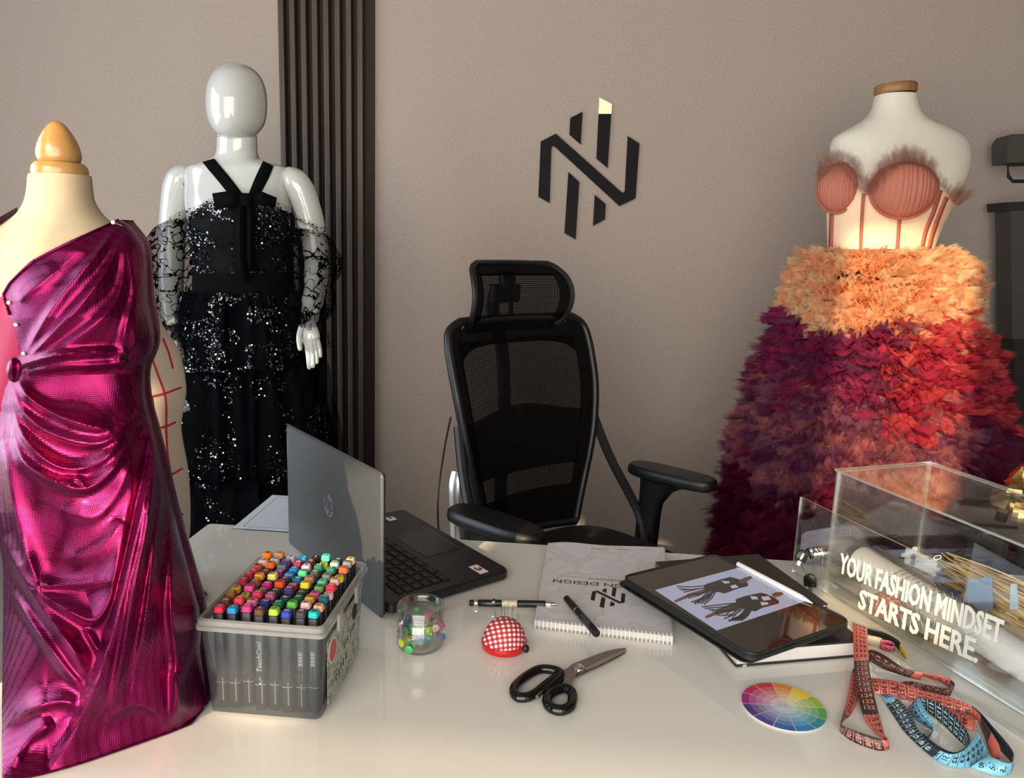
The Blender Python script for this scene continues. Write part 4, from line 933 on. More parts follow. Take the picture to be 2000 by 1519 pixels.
ribbon('tape_strip', ta, ZB, [(660, 640, .009, 640, 740, .002), (800, 690, .010, 790, 830, .002), (930, 740, .010, 920, 900, .002), (1050, 770, .010, 1030, 930, .002)], CO, 97, 30, 0, True)
ribbon('tape_strip', ta, ZB, [(1000, 640, .016, 1055, 770, .003), (1090, 720, .016, 1100, 870, .003), (1180, 850, .016, 1160, 1010, .002), (1270, 990, .016, 1200, 1150, .002), (1340, 1110, .015, 1250, 1250, .001), (1365, 1240, .012, 1350, 1290, .001)], CO, 60, 3, 1, False)
tb_ = thing('tape_measure', 'light blue and navy tape measure coiled at the right front', 'tape measure', atz(1860, 1430, DZ))
ribbon('tape_strip', tb_, ZB, [(-30, 480, .008, -120, 490, .004), (80, 530, .010, -60, 600, .002), (240, 700, .011, 60, 790, .001), (330, 900, .012, 180, 960, .001), (500, 1100, .013, 400, 1170, .001), (720, 1220, .014, 620, 1330, .001), (900, 1180, .014, 830, 1392, .001), (1010, 1060, .015, 1010, 1370, .001), (1070, 960, .016, 1160, 1290, .002), (1060, 930, .017, 1225, 1190, .004)], BL, 39, 10, 8.6, True)
ribbon('tape_strip', tb_, ZB, [(340, 520, .019, 365, 620, .004), (480, 545, .019, 480, 720, .004), (640, 620, .019, 640, 850, .003), (800, 760, .019, 770, 980, .002), (920, 900, .018, 860, 1070, .001), (975, 1020, .017, 910, 1115, .001), (950, 1120, .014, 900, 1190, .001), (800, 1200, .010, 760, 1225, .001), (640, 1150, .010, 620, 1190, .001), (470, 1030, .011, 470, 1090, .001), (400, 960, .012, 400, 1030, .001)], BL, 110, 40, 40, True)
ribbon('tape_strip', tb_, ZB, [(345, 515, .019, 260, 590, .003), (380, 590, .019, 215, 660, .002), (440, 710, .019, 300, 790, .001), (530, 840, .018, 430, 885, .001), (530, 900, .016, 500, 930, .001), (500, 960, .013, 480, 1010, .001), (430, 1010, .010, 430, 1060, .001)], BL, 14, 6, 0, True)
ribbon('tape_strip', tb_, ZB, [(1000, 625, .016, 1060, 760, .004), (1120, 720, .016, 1130, 850, .002), (1260, 880, .016, 1240, 1010, .001), (1420, 1060, .016, 1370, 1190, .001), (1510, 1190, .016, 1480, 1310, .001), (1520, 1290, .014, 1500, 1345, .001)], BL, 80, 40, 40, False)
ribbon('tape_strip', tb_, ZB, [(1515, 1250, .015, 1515, 1380, .001), (1500, 1330, .015, 1480, 1460, .001), (1400, 1325, .015, 1400, 1495, .001), (1225, 1260, .014, 1240, 1475, .001), (1120, 1290, .009, 1100, 1430, .001), (1020, 1360, .006, 980, 1390, .001)], BL, 76, 40, 0, True)
tk = thing('tape_measure', 'black tape end with a yellow tip beyond the coral tape', 'tape measure', atz(1730, 1250, DZ))
M_BLKT = mat('tape_black', srgb(22, 26, 28), .4); M_YEL = mat('tape_tip_yellow', srgb(206, 178, 46), .35)
ribbon('tape_strip', tk, ZA, [(400, 150, .016, 400, 205, .003), (500, 165, .016, 490, 240, .001), (600, 200, .016, 590, 270, .001), (720, 265, .015, 700, 340, .001), (760, 315, .013, 735, 385, .001)], (M_BLKT, M_BLKT, M_GREYINK, M_GREYINK), 1, 10, 0, False)
tip = ribbon('tape_tip', tk, ZA, [(750, 300, .0135, 715, 350, .001), (790, 370, .013, 760, 420, .001), (825, 440, .012, 810, 480, .001)], (M_YEL, M_YEL, M_INK, M_INK), 1, 10, 0, False)
pk = thing('rolled_tape', 'small pink rolled tape held in a beige paper band', 'tape measure', atz(1725, 1262, DZ))
ribbon('pink_coil', pk, ZA, [(545, 270, .014, 545, 350, .001), (620, 275, .015, 620, 345, .001), (680, 300, .015, 680, 370, .001), (675, 335, .014, 665, 395, .001), (600, 320, .014, 600, 385, .001), (540, 300, .013, 540, 365, .001)], (cmat('tape_pink', 190, 84, 108, rough=.4),)*2+(M_INK, M_INK), 1, 50, 0, True)
ribbon('paper_band', pk, ZA, [(395, 222, .017, 395, 320, .001), (470, 228, .017, 470, 335, .001), (555, 250, .016, 545, 362, .001)], (cmat('band_beige', 186, 172, 146),)*2+(M_INK, M_INK), 1, 50, 0, False)

# ------------------------------------------------------------------ certificate, corner board, stool with foil parcel
ct = thing('certificate', 'pale printed certificate on a clear plate overhanging the desk behind the laptop', 'certificate', (-.49, 1.47, DZ))
cx0, cx1, cy0, cy1 = -.640, -.430, 1.372, 1.572
obj('clear_plate', MB().box(((cx0+cx1)/2, (cy0+cy1)/2+.002, DZ+.0010), (cx1-cx0, cy1-cy0+.006, .0016)), clear('certificate_plate', tint=(.75, .82, .78, 1)), ct, smooth=False)
pg_ = obj('certificate_sheet', MB().box(((cx0+cx1)/2, (cy0+cy1)/2, DZ+.0021), (cx1-cx0, cy1-cy0, .0005)), cmat('certificate_paper', 214, 222, 234, rough=.5), ct, smooth=False)
fb = MB()
for (a, b_, c_, d_) in ((cx0+.016, cy0+.012, .0008, .176), (cx1-.016, cy0+.012, .0008, .176)): fb.box((a, b_+d_/2, DZ+.0025), (c_, d_, .0002))
for y_ in (cy0+.012, cy1-.012): fb.box(((cx0+cx1)/2, y_, DZ+.0025), (cx1-cx0-.032, .0008, .0002))
obj('border_line', fb, M_GREYINK, pg_, smooth=False)
ctx = MB()
for w_, h_, sd_, yy in ((.07, .010, 1, .160), (.055, .004, 2, .100), (.05, .003, 3, .022)):
    ctx.merge(strokes(w_, h_, sd_), T((cx0+cx1)/2+.015, cy1-(.2-yy), DZ+.0026))
obj('certificate_lettering', ctx, M_GREYINK, pg_, smooth=False, kind='stuff')

M_BOARD = cmat('dark_grey_board', 62, 60, 54, rough=.6); M_BOARDD = cmat('near_black_board', 26, 23, 22, rough=.6)
cb = thing('leaning_stand', 'dark grey display stand leaning in the right corner behind the tulle gown', 'stand', (1.62, 2.9, 0))
YB_ = 2.82
def brd(nm, pts, m, th=.10): return obj(nm, MB().prism([aty(x, y, YB_) for x, y in pts], (0, 1, 0), th), m, cb, smooth=False)
brd('upper_board', [(1974, 412), (2120, 405), (2135, 662), (1977, 662)], M_BOARD)
brd('lower_board', [(1980, 662), (2135, 662), (2150, 1190), (1986, 1170)], M_BOARDD, .12)
brd('top_ledge', [(1966, 395), (2120, 388), (2120, 404), (1968, 412)], M_BOARDD, .13)
brd('head_cushion', [(1972, 268), (1978, 262), (2100, 258), (2100, 316), (1968, 318), (1967, 280)], M_BOARD)
obj('wire_rest', MB().tube([aty(x, y, YB_) for x, y in ((2100, 316), (1968, 322), (1970, 345), (1978, 354), (2100, 354))], .006, 8), M_BLACKM, cb)
obj('post', MB().tube([aty(2060, 360, YB_+.05), aty(2060, 395, YB_+.05)], .02, 10), M_BLACKM, cb)
SX, SY = aty(1968, 960, 1.70).x+.03, 1.70; SZ = aty(1968, 1006, 1.70).z
stl = thing('stool', 'small black round stool half hidden behind the display box', 'stool', (SX, SY, 0))
obj('seat', MB().lathe([(.12, SZ-.025), (.13, SZ-.02), (.13, SZ-.005), (.12, SZ)], 32, T(SX, SY, 0)), M_BLACKP, stl)
for k in range(4):
    a = R(45+90*k); obj('leg', MB().tube([(SX+.08*math.cos(a), SY+.08*math.sin(a), SZ-.024), (SX+.11*math.cos(a), SY+.11*math.sin(a), .001)], .012, 10), M_BLACKP, stl)
def foil(u, v):
    a = 2*math.pi*u; r = (.055+.012*math.sin(a*3+v*5))*(1-.75*v**2)+.01*math.sin(v*12+a*2)
    q = Vector((math.cos(a)*7, math.sin(a)*7, v*9)); d = 1+.35*noise.noise(q)
    return Vector((SX+.8*r*d*math.cos(a), SY+.8*r*d*math.sin(a), SZ+.001+.12*v))
tag(obj('foil_parcel', MB().grid(24, 14, foil, closed=True), mat('gold_foil', (.62, .44, .18, 1), .25, 1.0), ang=15), 'crumpled gold foil parcel on the stool by the tulle hem', 'parcel')
# ------------------------------------------------------------------ office chair (local: +y is where the sitter faces)
def mesh_weave(name, op0, op1, scale):
    def f(n):
        co = n.coord(); w = n.n('TexWave', {'Vector': co, 'Scale': scale, 'Distortion': .3}, bands_direction='Z')
        w2 = n.n('TexWave', {'Vector': n.coord(rot=(0, 0, R(0))), 'Scale': scale*.6, 'Distortion': .3}, bands_direction='X')
        return n.ramp(n.math('ADD', n.math('MULTIPLY', w, .7), n.math('MULTIPLY', w2, .3)), [(.25, (op0,)*3), (.75, (op1,)*3)])
    return sheer(name, (22, 21, 21), f, trans=.15)
M_MESH = mesh_weave('chair_mesh', .80, .99, 62)
M_MESHB = sheer('chair_mesh_border', (12, 12, 12), .985, trans=.02)
M_SEATF = fabric('chair_seat_cloth', (15, 15, 17), .9, 700, .3)
CHX, CHY = .065, 1.855
CRZ = math.atan2(-.715, -.70)
ch = thing('office_chair', 'black mesh-backed office chair with a headrest behind the desk', 'chair', (CHX, CHY, 0), CRZ)
def L(name, mb, m, parent=None, **k): return obj(name, mb, m, parent or ch, local=True, **k)
# profile of the backrest: z -> (half width, y)
BACK = smooth_tab([(.545, .145, -.215), (.60, .170, -.228), (.66, .195, -.238), (.74, .215, -.240), (.82, .232, -.246), (.92, .246, -.262), (1.00, .250, -.285), (1.06, .248, -.305), (1.095, .235, -.318), (1.115, .200, -.324)], 5)
def bp(u, z):                      # point on the backrest: u -1..1, z
    h, y = lerp_tab(BACK, z); return Vector((u*h, y-.035*(u*u)*-1.0 - .0, z))
def bcurve(u): return .035*u*u     # sides curl forward
def bpt(u, z, off=0):
    h, y = lerp_tab(BACK, z); return Vector((u*h, y+bcurve(u)-off, z))
inner = lambda u, v: bpt((2*u-1)*.80, .725+.335*v-.0)
def corner(u, v):                  # rounded rectangle mapping for the see-through field
    a = 2*u-1; b = 2*v-1; return a, b
obj_m = MB().grid(28, 24, lambda u, v: bpt((2*u-1)*.83, .70+.362*v, .004))
L('mesh_panel', obj_m, M_MESH, label='see-through black mesh of the backrest')
# black border cloth round the field, built as strips
bo = MB()
bo.grid(4, 40, lambda u, v: bpt(-1+.19*u, .545+.57*v, .001)); bo.grid(4, 40, lambda u, v: bpt(.81+.19*u, .545+.57*v, .001))
bo.grid(28, 4, lambda u, v: bpt(-.82+1.64*u, 1.050-.012*abs(2*u-1)**6*3+(.065+.012*abs(2*u-1)**6*3)*v, .001))
L('mesh_border', bo, M_MESHB)
low = MB().grid(24, 4, lambda u, v: bpt((2*u-1)*.83, .545+.10*v, .004)); L('lower_border', low, M_MESHB)
low2 = MB().grid(24, 4, lambda u, v: bpt((2*u-1)*.83, .645+.055*v, .004)); L('lower_mesh', low2, M_MESH)
loop = [bpt(-1, z) for z, *_ in BACK]+[bpt(u, 1.115) for u in (-.75, -.4, 0, .4, .75)]+[bpt(1, z) for z, *_ in BACK[::-1]]+[bpt(u, .545) for u in (.6, .2, -.2, -.6)]
L('back_frame', MB().tube(loop, .0115, 10, closed=True), M_BLACKP)
for z in (.70, .955):
    pass
lum = MB().grid(24, 8, lambda u, v: bpt((2*u-1)*.90, .70+(.17+.015*math.cos(3*(2*u-1)))*v, .022+.012*math.sin(math.pi*v)))
L('lumbar_pad', lum, M_BLACKM, solid=.012)
# rear spine carrying back and headrest
L('back_spine', MB().tube(cr([(0, -.10, .44), (0, -.26, .46), (0, -.34, .58), (0, -.335, .80), (0, -.355, 1.02), (0, -.40, 1.12), (0, -.395, 1.18)], 6), .022, 10, flat=.6, upv=(0, 1, 0)), M_BLACKP)
for sx in (-1, 1):
    L('back_bracket', MB().tube(cr([(0, -.335, .70), (sx*.10, -.31, .74), (sx*.20, -.25, .80)], 5), .012, 8), M_BLACKP)
    L('side_strut', MB().tube(cr([(sx*.238, -.235, .86), (sx*.262, -.17, .72), (sx*.285, -.06, .56), (sx*.24, .0, .47)], 6), .013, 8), M_BLACKP)
# headrest
HEAD = smooth_tab([(1.085, .150, -.350), (1.11, .166, -.318), (1.15, .172, -.298), (1.19, .172, -.296), (1.225, .166, -.312), (1.250, .150, -.338), (1.262, .125, -.352)], 5)
def hpt(u, z, off=0):
    h, y = lerp_tab(HEAD, z); return Vector((u*h, y+.03*u*u-off, z))
L('headrest_mesh', MB().grid(24, 16, lambda u, v: hpt((2*u-1)*.80, 1.110+.125*v, .003)), M_MESH)
hb = MB(); hb.grid(4, 24, lambda u, v: hpt(-1+.22*u, 1.085+.177*v)); hb.grid(4, 24, lambda u, v: hpt(.78+.22*u, 1.085+.177*v))
hb.grid(24, 3, lambda u, v: hpt(-.8+1.6*u, 1.085+.028*v)); hb.grid(24, 3, lambda u, v: hpt(-.8+1.6*u, 1.230+.032*v))
L('headrest_border', hb, M_MESHB)
hl = [hpt(-1, z) for z, *_ in HEAD]+[hpt(u, 1.262) for u in (-.6, -.2, .2, .6)]+[hpt(1, z) for z, *_ in HEAD[::-1]]+[hpt(u, 1.085) for u in (.6, .2, -.2, -.6)]
L('headrest_frame', MB().tube(hl, .0075, 8, closed=True), M_BLACKP)
L('headrest_bracket', MB().rbox((0, -.352, 1.18), (.10, .03, .05), .012, .004).rbox((0, -.345, 1.215), (.045, .03, .05), .008, .004), M_BLACKP)
for sx in (-1, 1): L('headrest_arm', MB().tube([(sx*.03, -.36, 1.17), (sx*.035, -.365, 1.12), (sx*.02, -.37, 1.08)], .007, 8), M_BLACKP)
# seat
st_ = MB().loops([[Vector((x*s, y*s+.03, z)) for x, y in [(.235*math.copysign(abs(math.cos(a))**.55, math.cos(a)), .245*math.copysign(abs(math.sin(a))**.55, math.sin(a))) for a in arc(40)]] for s, z in ((.93, .455), (1, .462), (1.01, .485), (1.0, .512), (.95, .528), (.75, .534), (.3, .530))])
L('seat', st_, M_SEATF)
L('seat_pan', MB().rbox((0, .02, .445), (.42, .42, .02), .06, .004), M_BLACKP)
# armrests
for sx in (-1, 1):
    rot = sx*-.0 + R(9)
    PMx = T(sx*.318, .01, .700) @ mrz(rot)
    pad = MB().loops([[PMx @ Vector((x*s, y*s2, z)) for x, y in [(.047*math.copysign(abs(math.cos(a))**.7, math.cos(a)), .132*math.copysign(abs(math.sin(a))**.6, math.sin(a))) for a in arc(36)]] for s, s2, z in ((.80, .93, -.020), (.97, .99, -.014), (1, 1, -.004), (.97, .99, .006), (.85, .95, .012), (.4, .6, .014))])
    L('arm_pad', pad, M_BLACKP)
    def sec(y0, y1, x, w, z): return [Vector((x+w*math.copysign(abs(math.cos(a))**.6, math.cos(a)), (y0+y1)/2+(y1-y0)/2*math.copysign(abs(math.sin(a))**.6, math.sin(a)), z)) for a in arc(20)]
    L('arm_flare', MB().loops([sec(-.09, .10, sx*.318, .030, .682), sec(-.088, .055, sx*.316, .027, .672), sec(-.084, .018, sx*.312, .024, .650), sec(-.080, -.010, sx*.308, .0225, .610), sec(-.078, -.016, sx*.305, .022, .560)]), M_BLACKP)
    L('arm_post', MB().loops([sec(-.080, -.014, sx*.305, .0245, .585), sec(-.080, -.016, sx*.300, .0245, .47), sec(-.075, -.02, sx*.29, .0245, .43)]), M_BLACKP)
    L('arm_bracket', MB().tube([(sx*.29, -.045, .435), (sx*.10, -.03, .43)], .02, 8, flat=.6), M_BLACKP)
# silver tilt bracket beside the back and its cable
L('tilt_bracket', MB().tube(cr([(.238, -.215, .48), (.240, -.225, .60), (.236, -.238, .70), (.224, -.245, .735)], 6), .021, 10, flat=.6), mat('satin_silver', (.75, .76, .77, 1), .28, 1.0), label='satin silver bracket')
L('cable', MB().tube(cr([(.243, -.262, .88), (.25, -.28, .78), (.262, -.285, .64), (.262, -.26, .46)], 8), .0028, 6), M_BLACKM)
# column, star base, castors
L('gas_column', MB().lathe([(.028, .10), (.028, .26), (.02, .262), (.02, .44)], 20), M_BLACKP)
for k in range(5):
    a = R(72*k+20); e = Vector((math.cos(a)*.30, math.sin(a)*.30, .075))
    L('base_arm', MB().tube([Vector((math.cos(a)*.02, math.sin(a)*.02, .115)), e], [.026, .016], 10), M_BLACKP)
    L('castor', MB().lathe([(.020, -.022), (.027, -.018), (.027, -.003), (.02, -.002), (.02, .002), (.027, .003), (.027, .018), (.020, .022)], 16, T(e.x, e.y, .0275) @ mrz(a+.6) @ Matrix.Rotation(R(90), 4, 'X')).tube([e, (e.x, e.y, .03)], .006, 8), M_BLACKM)

# ------------------------------------------------------------------ lofted bodies from measured outlines
def loft_px(rows, Y0, n=36, p=2.2, step=4, dz=None):
    """rows: (py, x_left, x_right, front depth, back depth)"""
    b = MB(); rings = []
    for (y, xl, xr, df, db) in smooth_tab(rows, step):
        A_, B_ = aty(xl, y, Y0), aty(xr, y, Y0); c = (A_+B_)/2; h = (B_.x-A_.x)/2; zt = (B_.z-A_.z)/2
        ring = []
        for a in arc(n):
            ca, sa = math.cos(a), math.sin(a)
            X = math.copysign(abs(ca)**(2/p), ca); S_ = math.copysign(abs(sa)**(2/p), sa)
            ring.append(Vector((c.x+h*X, Y0-(df*S_ if S_ > 0 else db*S_), c.z+zt*X)))
        rings.append(ring)
    return b.loops(rings, 0, True)
def hit(bv, x, y, lift=0):
    d = ray(x, y).normalized(); r = bv.ray_cast(EYE, d)
    if r[0] is None:
        q = bv.find_nearest(EYE+d*2.2); return None
    return r[0]-d*lift
def strip_on(bv, left, right, lift=.002, n=8):
    """ribbon lying on a body between two measured edge lines"""
    A_ = cr([(x, y, 0) for x, y in left], n); B_ = cr([(x, y, 0) for x, y in right], n); rows = []
    for a, b in zip(A_, B_):
        r = [hit(bv, a.x+(b.x-a.x)*t, a.y+(b.y-a.y)*t, lift) for t in (0, .33, .67, 1)]
        if all(r): rows.append(r)
    m = MB()
    if len(rows) > 1: m.loops(rows, 0, False, closed=False)
    return m
def line_on(bv, pts, w=2.0, lift=.0008, n=6):
    P = cr([(x, y, 0) for x, y in pts], n); Lf, Rt = [], []
    for i, p in enumerate(P):
        t = (P[min(i+1, len(P)-1)]-P[max(i-1, 0)]).normalized(); nn = Vector((-t.y, t.x, 0))*w
        Lf.append((p.x+nn.x, p.y+nn.y)); Rt.append((p.x-nn.x, p.y-nn.y))
    rows = []
    for a, b in zip(Lf, Rt):
        r = [hit(bv, *a, lift), hit(bv, *b, lift)]
        if all(r): rows.append(r)
    m = MB()
    if len(rows) > 1: m.loops(rows, 0, False, closed=False)
    return m

# ------------------------------------------------------------------ white gloss mannequin
MYY = 2.32
M_MANQ = mat('gloss_white_mannequin', srgb(196, 198, 194), .09, 0, Coat_Weight=.6, Coat_Roughness=.03)
mq = thing('mannequin', 'glossy white featureless female mannequin standing beside the slat panel', 'mannequin', (aty(470, 700, MYY).x, MYY, 0))
head = loft_px([(124.5, 458, 468, .010, .010), (127, 446, 480, .030, .035), (134, 433, 493, .050, .060), (148, 421, 505, .074, .085), (170, 413, 512, .092, .100), (195, 410.5, 514.5, .100, .104), (218, 411, 514, .100, .102), (238, 415, 511, .096, .09), (254, 423, 503, .088, .07), (265, 433, 492, .075, .05), (271, 444, 480, .055, .03), (272.5, 455, 470, .03, .015)], MYY-.02, 44, 2.1)
neck = loft_px([(250, 430, 494, .045, .055), (268, 427.5, 498, .048, .058), (290, 427, 498, .050, .060), (305, 423, 502, .052, .062), (313, 410, 514, .056, .068), (320, 390, 538, .062, .076), (326, 371, 557, .068, .082), (332, 366, 562, .072, .085), (345, 365, 563.5, .078, .09), (365, 366, 564, .090, .098), (395, 369, 566, .112, .10), (425, 376, 566, .130, .10), (450, 384, 563, .130, .10), (490, 394, 556, .105, .09), (545, 400, 548, .09, .085), (600, 386, 566, .105, .11), (680, 372, 588, .115, .125), (760, 378, 585, .10, .11)], MYY, 44, 2.35)
obj('body', MB().merge(head).merge(neck), M_MANQ, mq, ang=50)
obj('neck_seam', MB().tube([aty(x, y, MYY)+Vector((0, dy, 0)) for x, y, dy in [(427.3+35.4*(1-math.cos(a)), 268+2*math.sin(a), -.0500*math.sin(a)**.8) for a in [math.pi*k/16 for k in range(17)]]], .0009, 5), M_GREYINK, mq)
obj('lower_body', loft_px([(755, 380, 583, .095, .105), (800, 390, 570, .085, .09), (1000, 410, 545, .06, .06), (1240, 430, 520, .04, .04)], MYY, 28), M_MANQ, mq)
bx = aty(470, 700, MYY).x
obj('base_plate', MB().lathe([(.17, .001), (.175, .004), (.17, .012), (.02, .016)], 36, T(bx, MYY, 0)), M_CHROME, mq)
obj('stand_pole', MB().tube([(bx, MYY, .012), (bx, MYY, .35)], .014, 12), M_CHROME, mq)
def limb(pts, rad, flat, n=18): return MB().tube([aty(x, y, Y_) for x, y, Y_ in pts], rad, n, flat=flat, upv=(0, 1, 0))
def finger(pts, r, n=8):
    P = cr([aty(x, y, Y_) for x, y, Y_ in pts], 4); k = len(P)
    return MB().tube([P[0]]+P+[P[-1]+(P[-1]-P[-2])*.6], [r*.6]+[r*(1-.28*i/(k-1)) for i in range(k)]+[r*.35], n)
larm = MB().merge(limb(cr([(373, 347, MYY), (361, 346, MYY), (348, 358, MYY), (341, 400, MYY+.01), (336, 470, MYY+.02), (334, 540, MYY+.01), (336, 600, MYY-.03), (340, 650, MYY-.08), (345, 684, MYY-.11)], 4), [.024, .029, .033, .0355]+[.0375, .039, .040, .0405]+[.040, .041, .041, .041]+[.0405]*4+[.039]*4+[.036]*4+[.032]*4+[.027]*4+[.020], 1.05))
larm.merge(limb([(345, 676, MYY-.105), (347, 690, MYY-.12), (349, 715, MYY-.14), (352, 742, MYY-.15), (354, 752, MYY-.15)], [.018, .022, .030, .030, .02], .5))
for pts in ([(343, 740, MYY-.155), (346, 770, MYY-.17), (352, 794, MYY-.175)], [(349, 742, MYY-.155), (354, 776, MYY-.17), (362, 802, MYY-.178)], [(355, 742, MYY-.15), (361, 774, MYY-.165), (368, 800, MYY-.172)], [(360, 738, MYY-.145), (366, 765, MYY-.155), (371, 787, MYY-.162)], [(339, 712, MYY-.15), (335, 735, MYY-.17), (337, 755, MYY-.18)]): larm.merge(finger(pts, .0095))
obj('arm', larm, M_MANQ, mq)
rarm = MB().merge(limb(cr([(557, 350, MYY), (568, 350, MYY), (583, 363, MYY), (598, 400, MYY+.01), (610, 450, MYY+.02), (618, 505, MYY+.01), (616, 560, MYY-.03), (608, 600, MYY-.07), (603, 628, MYY-.09)], 4), [.024, .029, .033, .0355]+[.0375, .039, .040, .0405]+[.040, .041, .041, .041]+[.0405]*4+[.039]*4+[.036]*4+[.032]*4+[.027]*4+[.020], 1.05))
rarm.merge(limb([(604, 618, MYY-.085), (602, 632, MYY-.095), (602, 650, MYY-.105), (606, 664, MYY-.11), (608, 670, MYY-.11)], [.018, .024, .033, .031, .018], .5))
for pts in ([(598, 660, MYY-.115), (602, 690, MYY-.13), (604, 718, MYY-.135)], [(605, 662, MYY-.115), (610, 692, MYY-.128), (611, 716, MYY-.135)], [(611, 662, MYY-.11), (617, 690, MYY-.12), (618, 709, MYY-.125)], [(617, 658, MYY-.10), (623, 680, MYY-.11), (625, 697, MYY-.115)], [(590, 636, MYY-.11), (584, 658, MYY-.13), (586, 682, MYY-.145)]): rarm.merge(finger(pts, .0098))
obj('arm', rarm, M_MANQ, mq)

# ------------------------------------------------------------------ small calico form with red style tape
TYY = 1.12
M_CALICO = fabric('calico_jersey', (214, 196, 176), .85, 700, .15)
tf = thing('taped_dress_form', 'small calico dress form with red style tapes, behind the magenta dress', 'dress form', (aty(285, 1000, TYY).x+.01, TYY, DZ))
tmb = loft_px([(560, 258, 292, .03, .03), (600, 252, 294, .034, .034), (632, 244, 304, .04, .04), (655, 228, 318, .05, .045), (680, 216, 336, .058, .05), (715, 212, 348, .062, .052), (745, 213, 354, .066, .05), (768, 215, 356, .066, .05), (795, 220, 352, .062, .05), (835, 230, 345, .055, .05), (870, 232, 346.5, .055, .055), (930, 226, 355, .066, .064), (990, 222, 358.5, .07, .068), (1040, 222, 359, .07, .068), (1062, 224, 358, .068, .066)], TYY, 40, 2.2)
obj('torso', tmb, M_CALICO, tf, ang=60)
M_RED = cmat('red_style_tape', 196, 30, 38, rough=.6)
tbv = tmb.bvh()
for pts in ([(293, 690), (308, 730), (322, 770), (325, 800), (325, 845), (328, 890), (333, 927), (338, 1000), (340, 1045)], [(268, 782), (290, 776), (322, 768), (355, 756)], [(280, 842), (310, 836), (326, 832), (344, 824)], [(285, 940), (333, 927), (357, 914)], [(284, 755), (294, 772), (298, 800), (298, 900), (300, 1000)], [(318, 660), (330, 690), (338, 720)], [(290, 1045), (345, 1012), (358, 1003)]):
    ln = line_on(tbv, pts, 2.0)
    if ln.v: obj('style_tape', ln, M_RED, tf)
tx = tf.location.x
obj('pole', MB().tube([(tx, TYY, DZ+.006), (tx, TYY, DZ+.12)], .008, 12), M_CHROME, tf)
obj('base', MB().lathe([(.048, .0006), (.05, .003), (.048, .008), (.012, .012)], 30, T(tx, TYY, DZ)), M_BLACKP, tf)
# ------------------------------------------------------------------ black sequinned gown on the mannequin
def lace_op(n):
    co = n.coord(); B = lambda r: n.n('RGBToBW', {0: r.outputs[0]})
    a = n.noise(co, 20, 1.5, .4); vine = n.math('LESS_THAN', n.math('ABSOLUTE', n.math('SUBTRACT', a, .53)), .017)
    b = n.noise(n.coord(scale=(1, 1, 1), rot=(.5, .3, .8)), 24, 1, .4); vine2 = n.math('LESS_THAN', n.math('ABSOLUTE', n.math('SUBTRACT', b, .44)), .012)
    leaf = n.math('GREATER_THAN', n.noise(co, 62, 2, .55), .60)
    near = n.math('LESS_THAN', n.math('ABSOLUTE', n.math('SUBTRACT', a, .53)), .085)
    return n.math('MAXIMUM', n.math('MAXIMUM', vine, vine2), n.math('MAXIMUM', n.math('MULTIPLY', leaf, near), .36))
M_LACE = sheer('black_lace', (10, 10, 12), lace_op, trans=.1)
def dot_op(n):
    v = n.n('TexVoronoi', {'Vector': n.coord(), 'Scale': 95.0}, feature='F1'); v.inputs['Randomness'].default_value = .35
    return n.math('MAXIMUM', n.n('RGBToBW', {0: n.ramp(v.outputs['Distance'], [(.25, (1, 1, 1)), (.33, (0, 0, 0))]).outputs[0]}), .22)
M_DOTTULLE = sheer('dotted_tulle', (12, 12, 13), dot_op, trans=.2)
M_TULLEB = sheer('black_tulle', (13, 16, 21), .5, trans=.3)
M_VELVET = mat('black_velvet', srgb(7, 8, 10), .9, 0, Specular_IOR_Level=.07)
def gown_mat():
    n = NT('black_gown_cloth'); co = n.coord(); t = n.noise(co, 60, 4); f = n.noise(co, 900, 2)
    n.set(Base_Color=n.ramp(t, [(.35, srgb(4, 4, 6)), (.65, srgb(9, 10, 13))]), Roughness=.75, Specular_IOR_Level=.12); n.bump(f, .3, .001); return n.m
M_GOWN = gown_mat()
M_SEQ = mat('black_silver_sequin', srgb(150, 152, 156), .18, 1.0); M_SEQD = mat('dark_sequin', srgb(44, 45, 48), .2, 1.0)
gn = thing('black_gown', 'black sequinned off-shoulder lace gown with velvet bow on the white mannequin', 'dress', (aty(470, 700, MYY).x, MYY, 0))
def pleat(mb, cx, cy, amp, fr, seed=0, zlo=None):
    """radial pleats and ripples on a lofted skirt"""
    for i, p in enumerate(mb.v):
        d = Vector((p.x-cx, p.y-cy, 0)); r = d.length
        if r < 1e-4: continue
        a = math.atan2(d.y, d.x)
        k = math.sin(a*fr+noise.noise(Vector((math.cos(a)*2, math.sin(a)*2, p.z*1.5+seed)))*5)
        k += .7*math.sin(a*fr*2.3+seed+noise.noise(Vector((a*3, p.z*3, seed)))*4)
        w = amp(p.z) if callable(amp) else amp
        mb.v[i] = p+d/r*(w*k+noise.noise(Vector((p.x*14, p.y*14, p.z*14+seed)))*w*.6)
    return mb
gx = gn.location.x
bod = loft_px([(398, 428, 540, .128, .100), (404, 404, 556, .136, .106), (415, 390, 566, .142, .106), (430, 383, 571, .143, .106), (455, 381, 570, .138, .104), (490, 383, 566, .116, .098), (535, 386, 562, .100, .094)], MYY, 60, 2.35, 5)
bod = pleat(bod, gx, MYY, .003, 14)
obj('bodice', bod, M_GOWN, gn, ang=60)
blt = loft_px([(531, 384.5, 564, .106, .098), (536, 384, 564.5, .108, .10), (566, 384, 563, .110, .10), (574, 384, 563, .109, .098)], MYY, 60, 2.35, 3)
obj('belt', blt, M_VELVET, gn, ang=40)
t1 = pleat(loft_px([(568, 383, 564, .110, .100), (585, 379, 572, .122, .112), (620, 371, 588, .140, .13), (660, 362, 602, .155, .15), (700, 352, 610, .165, .165), (707, 353, 608, .160, .16)], MYY, 120, 2.1, 8), gx, MYY, lambda z: .012, 13, 1)
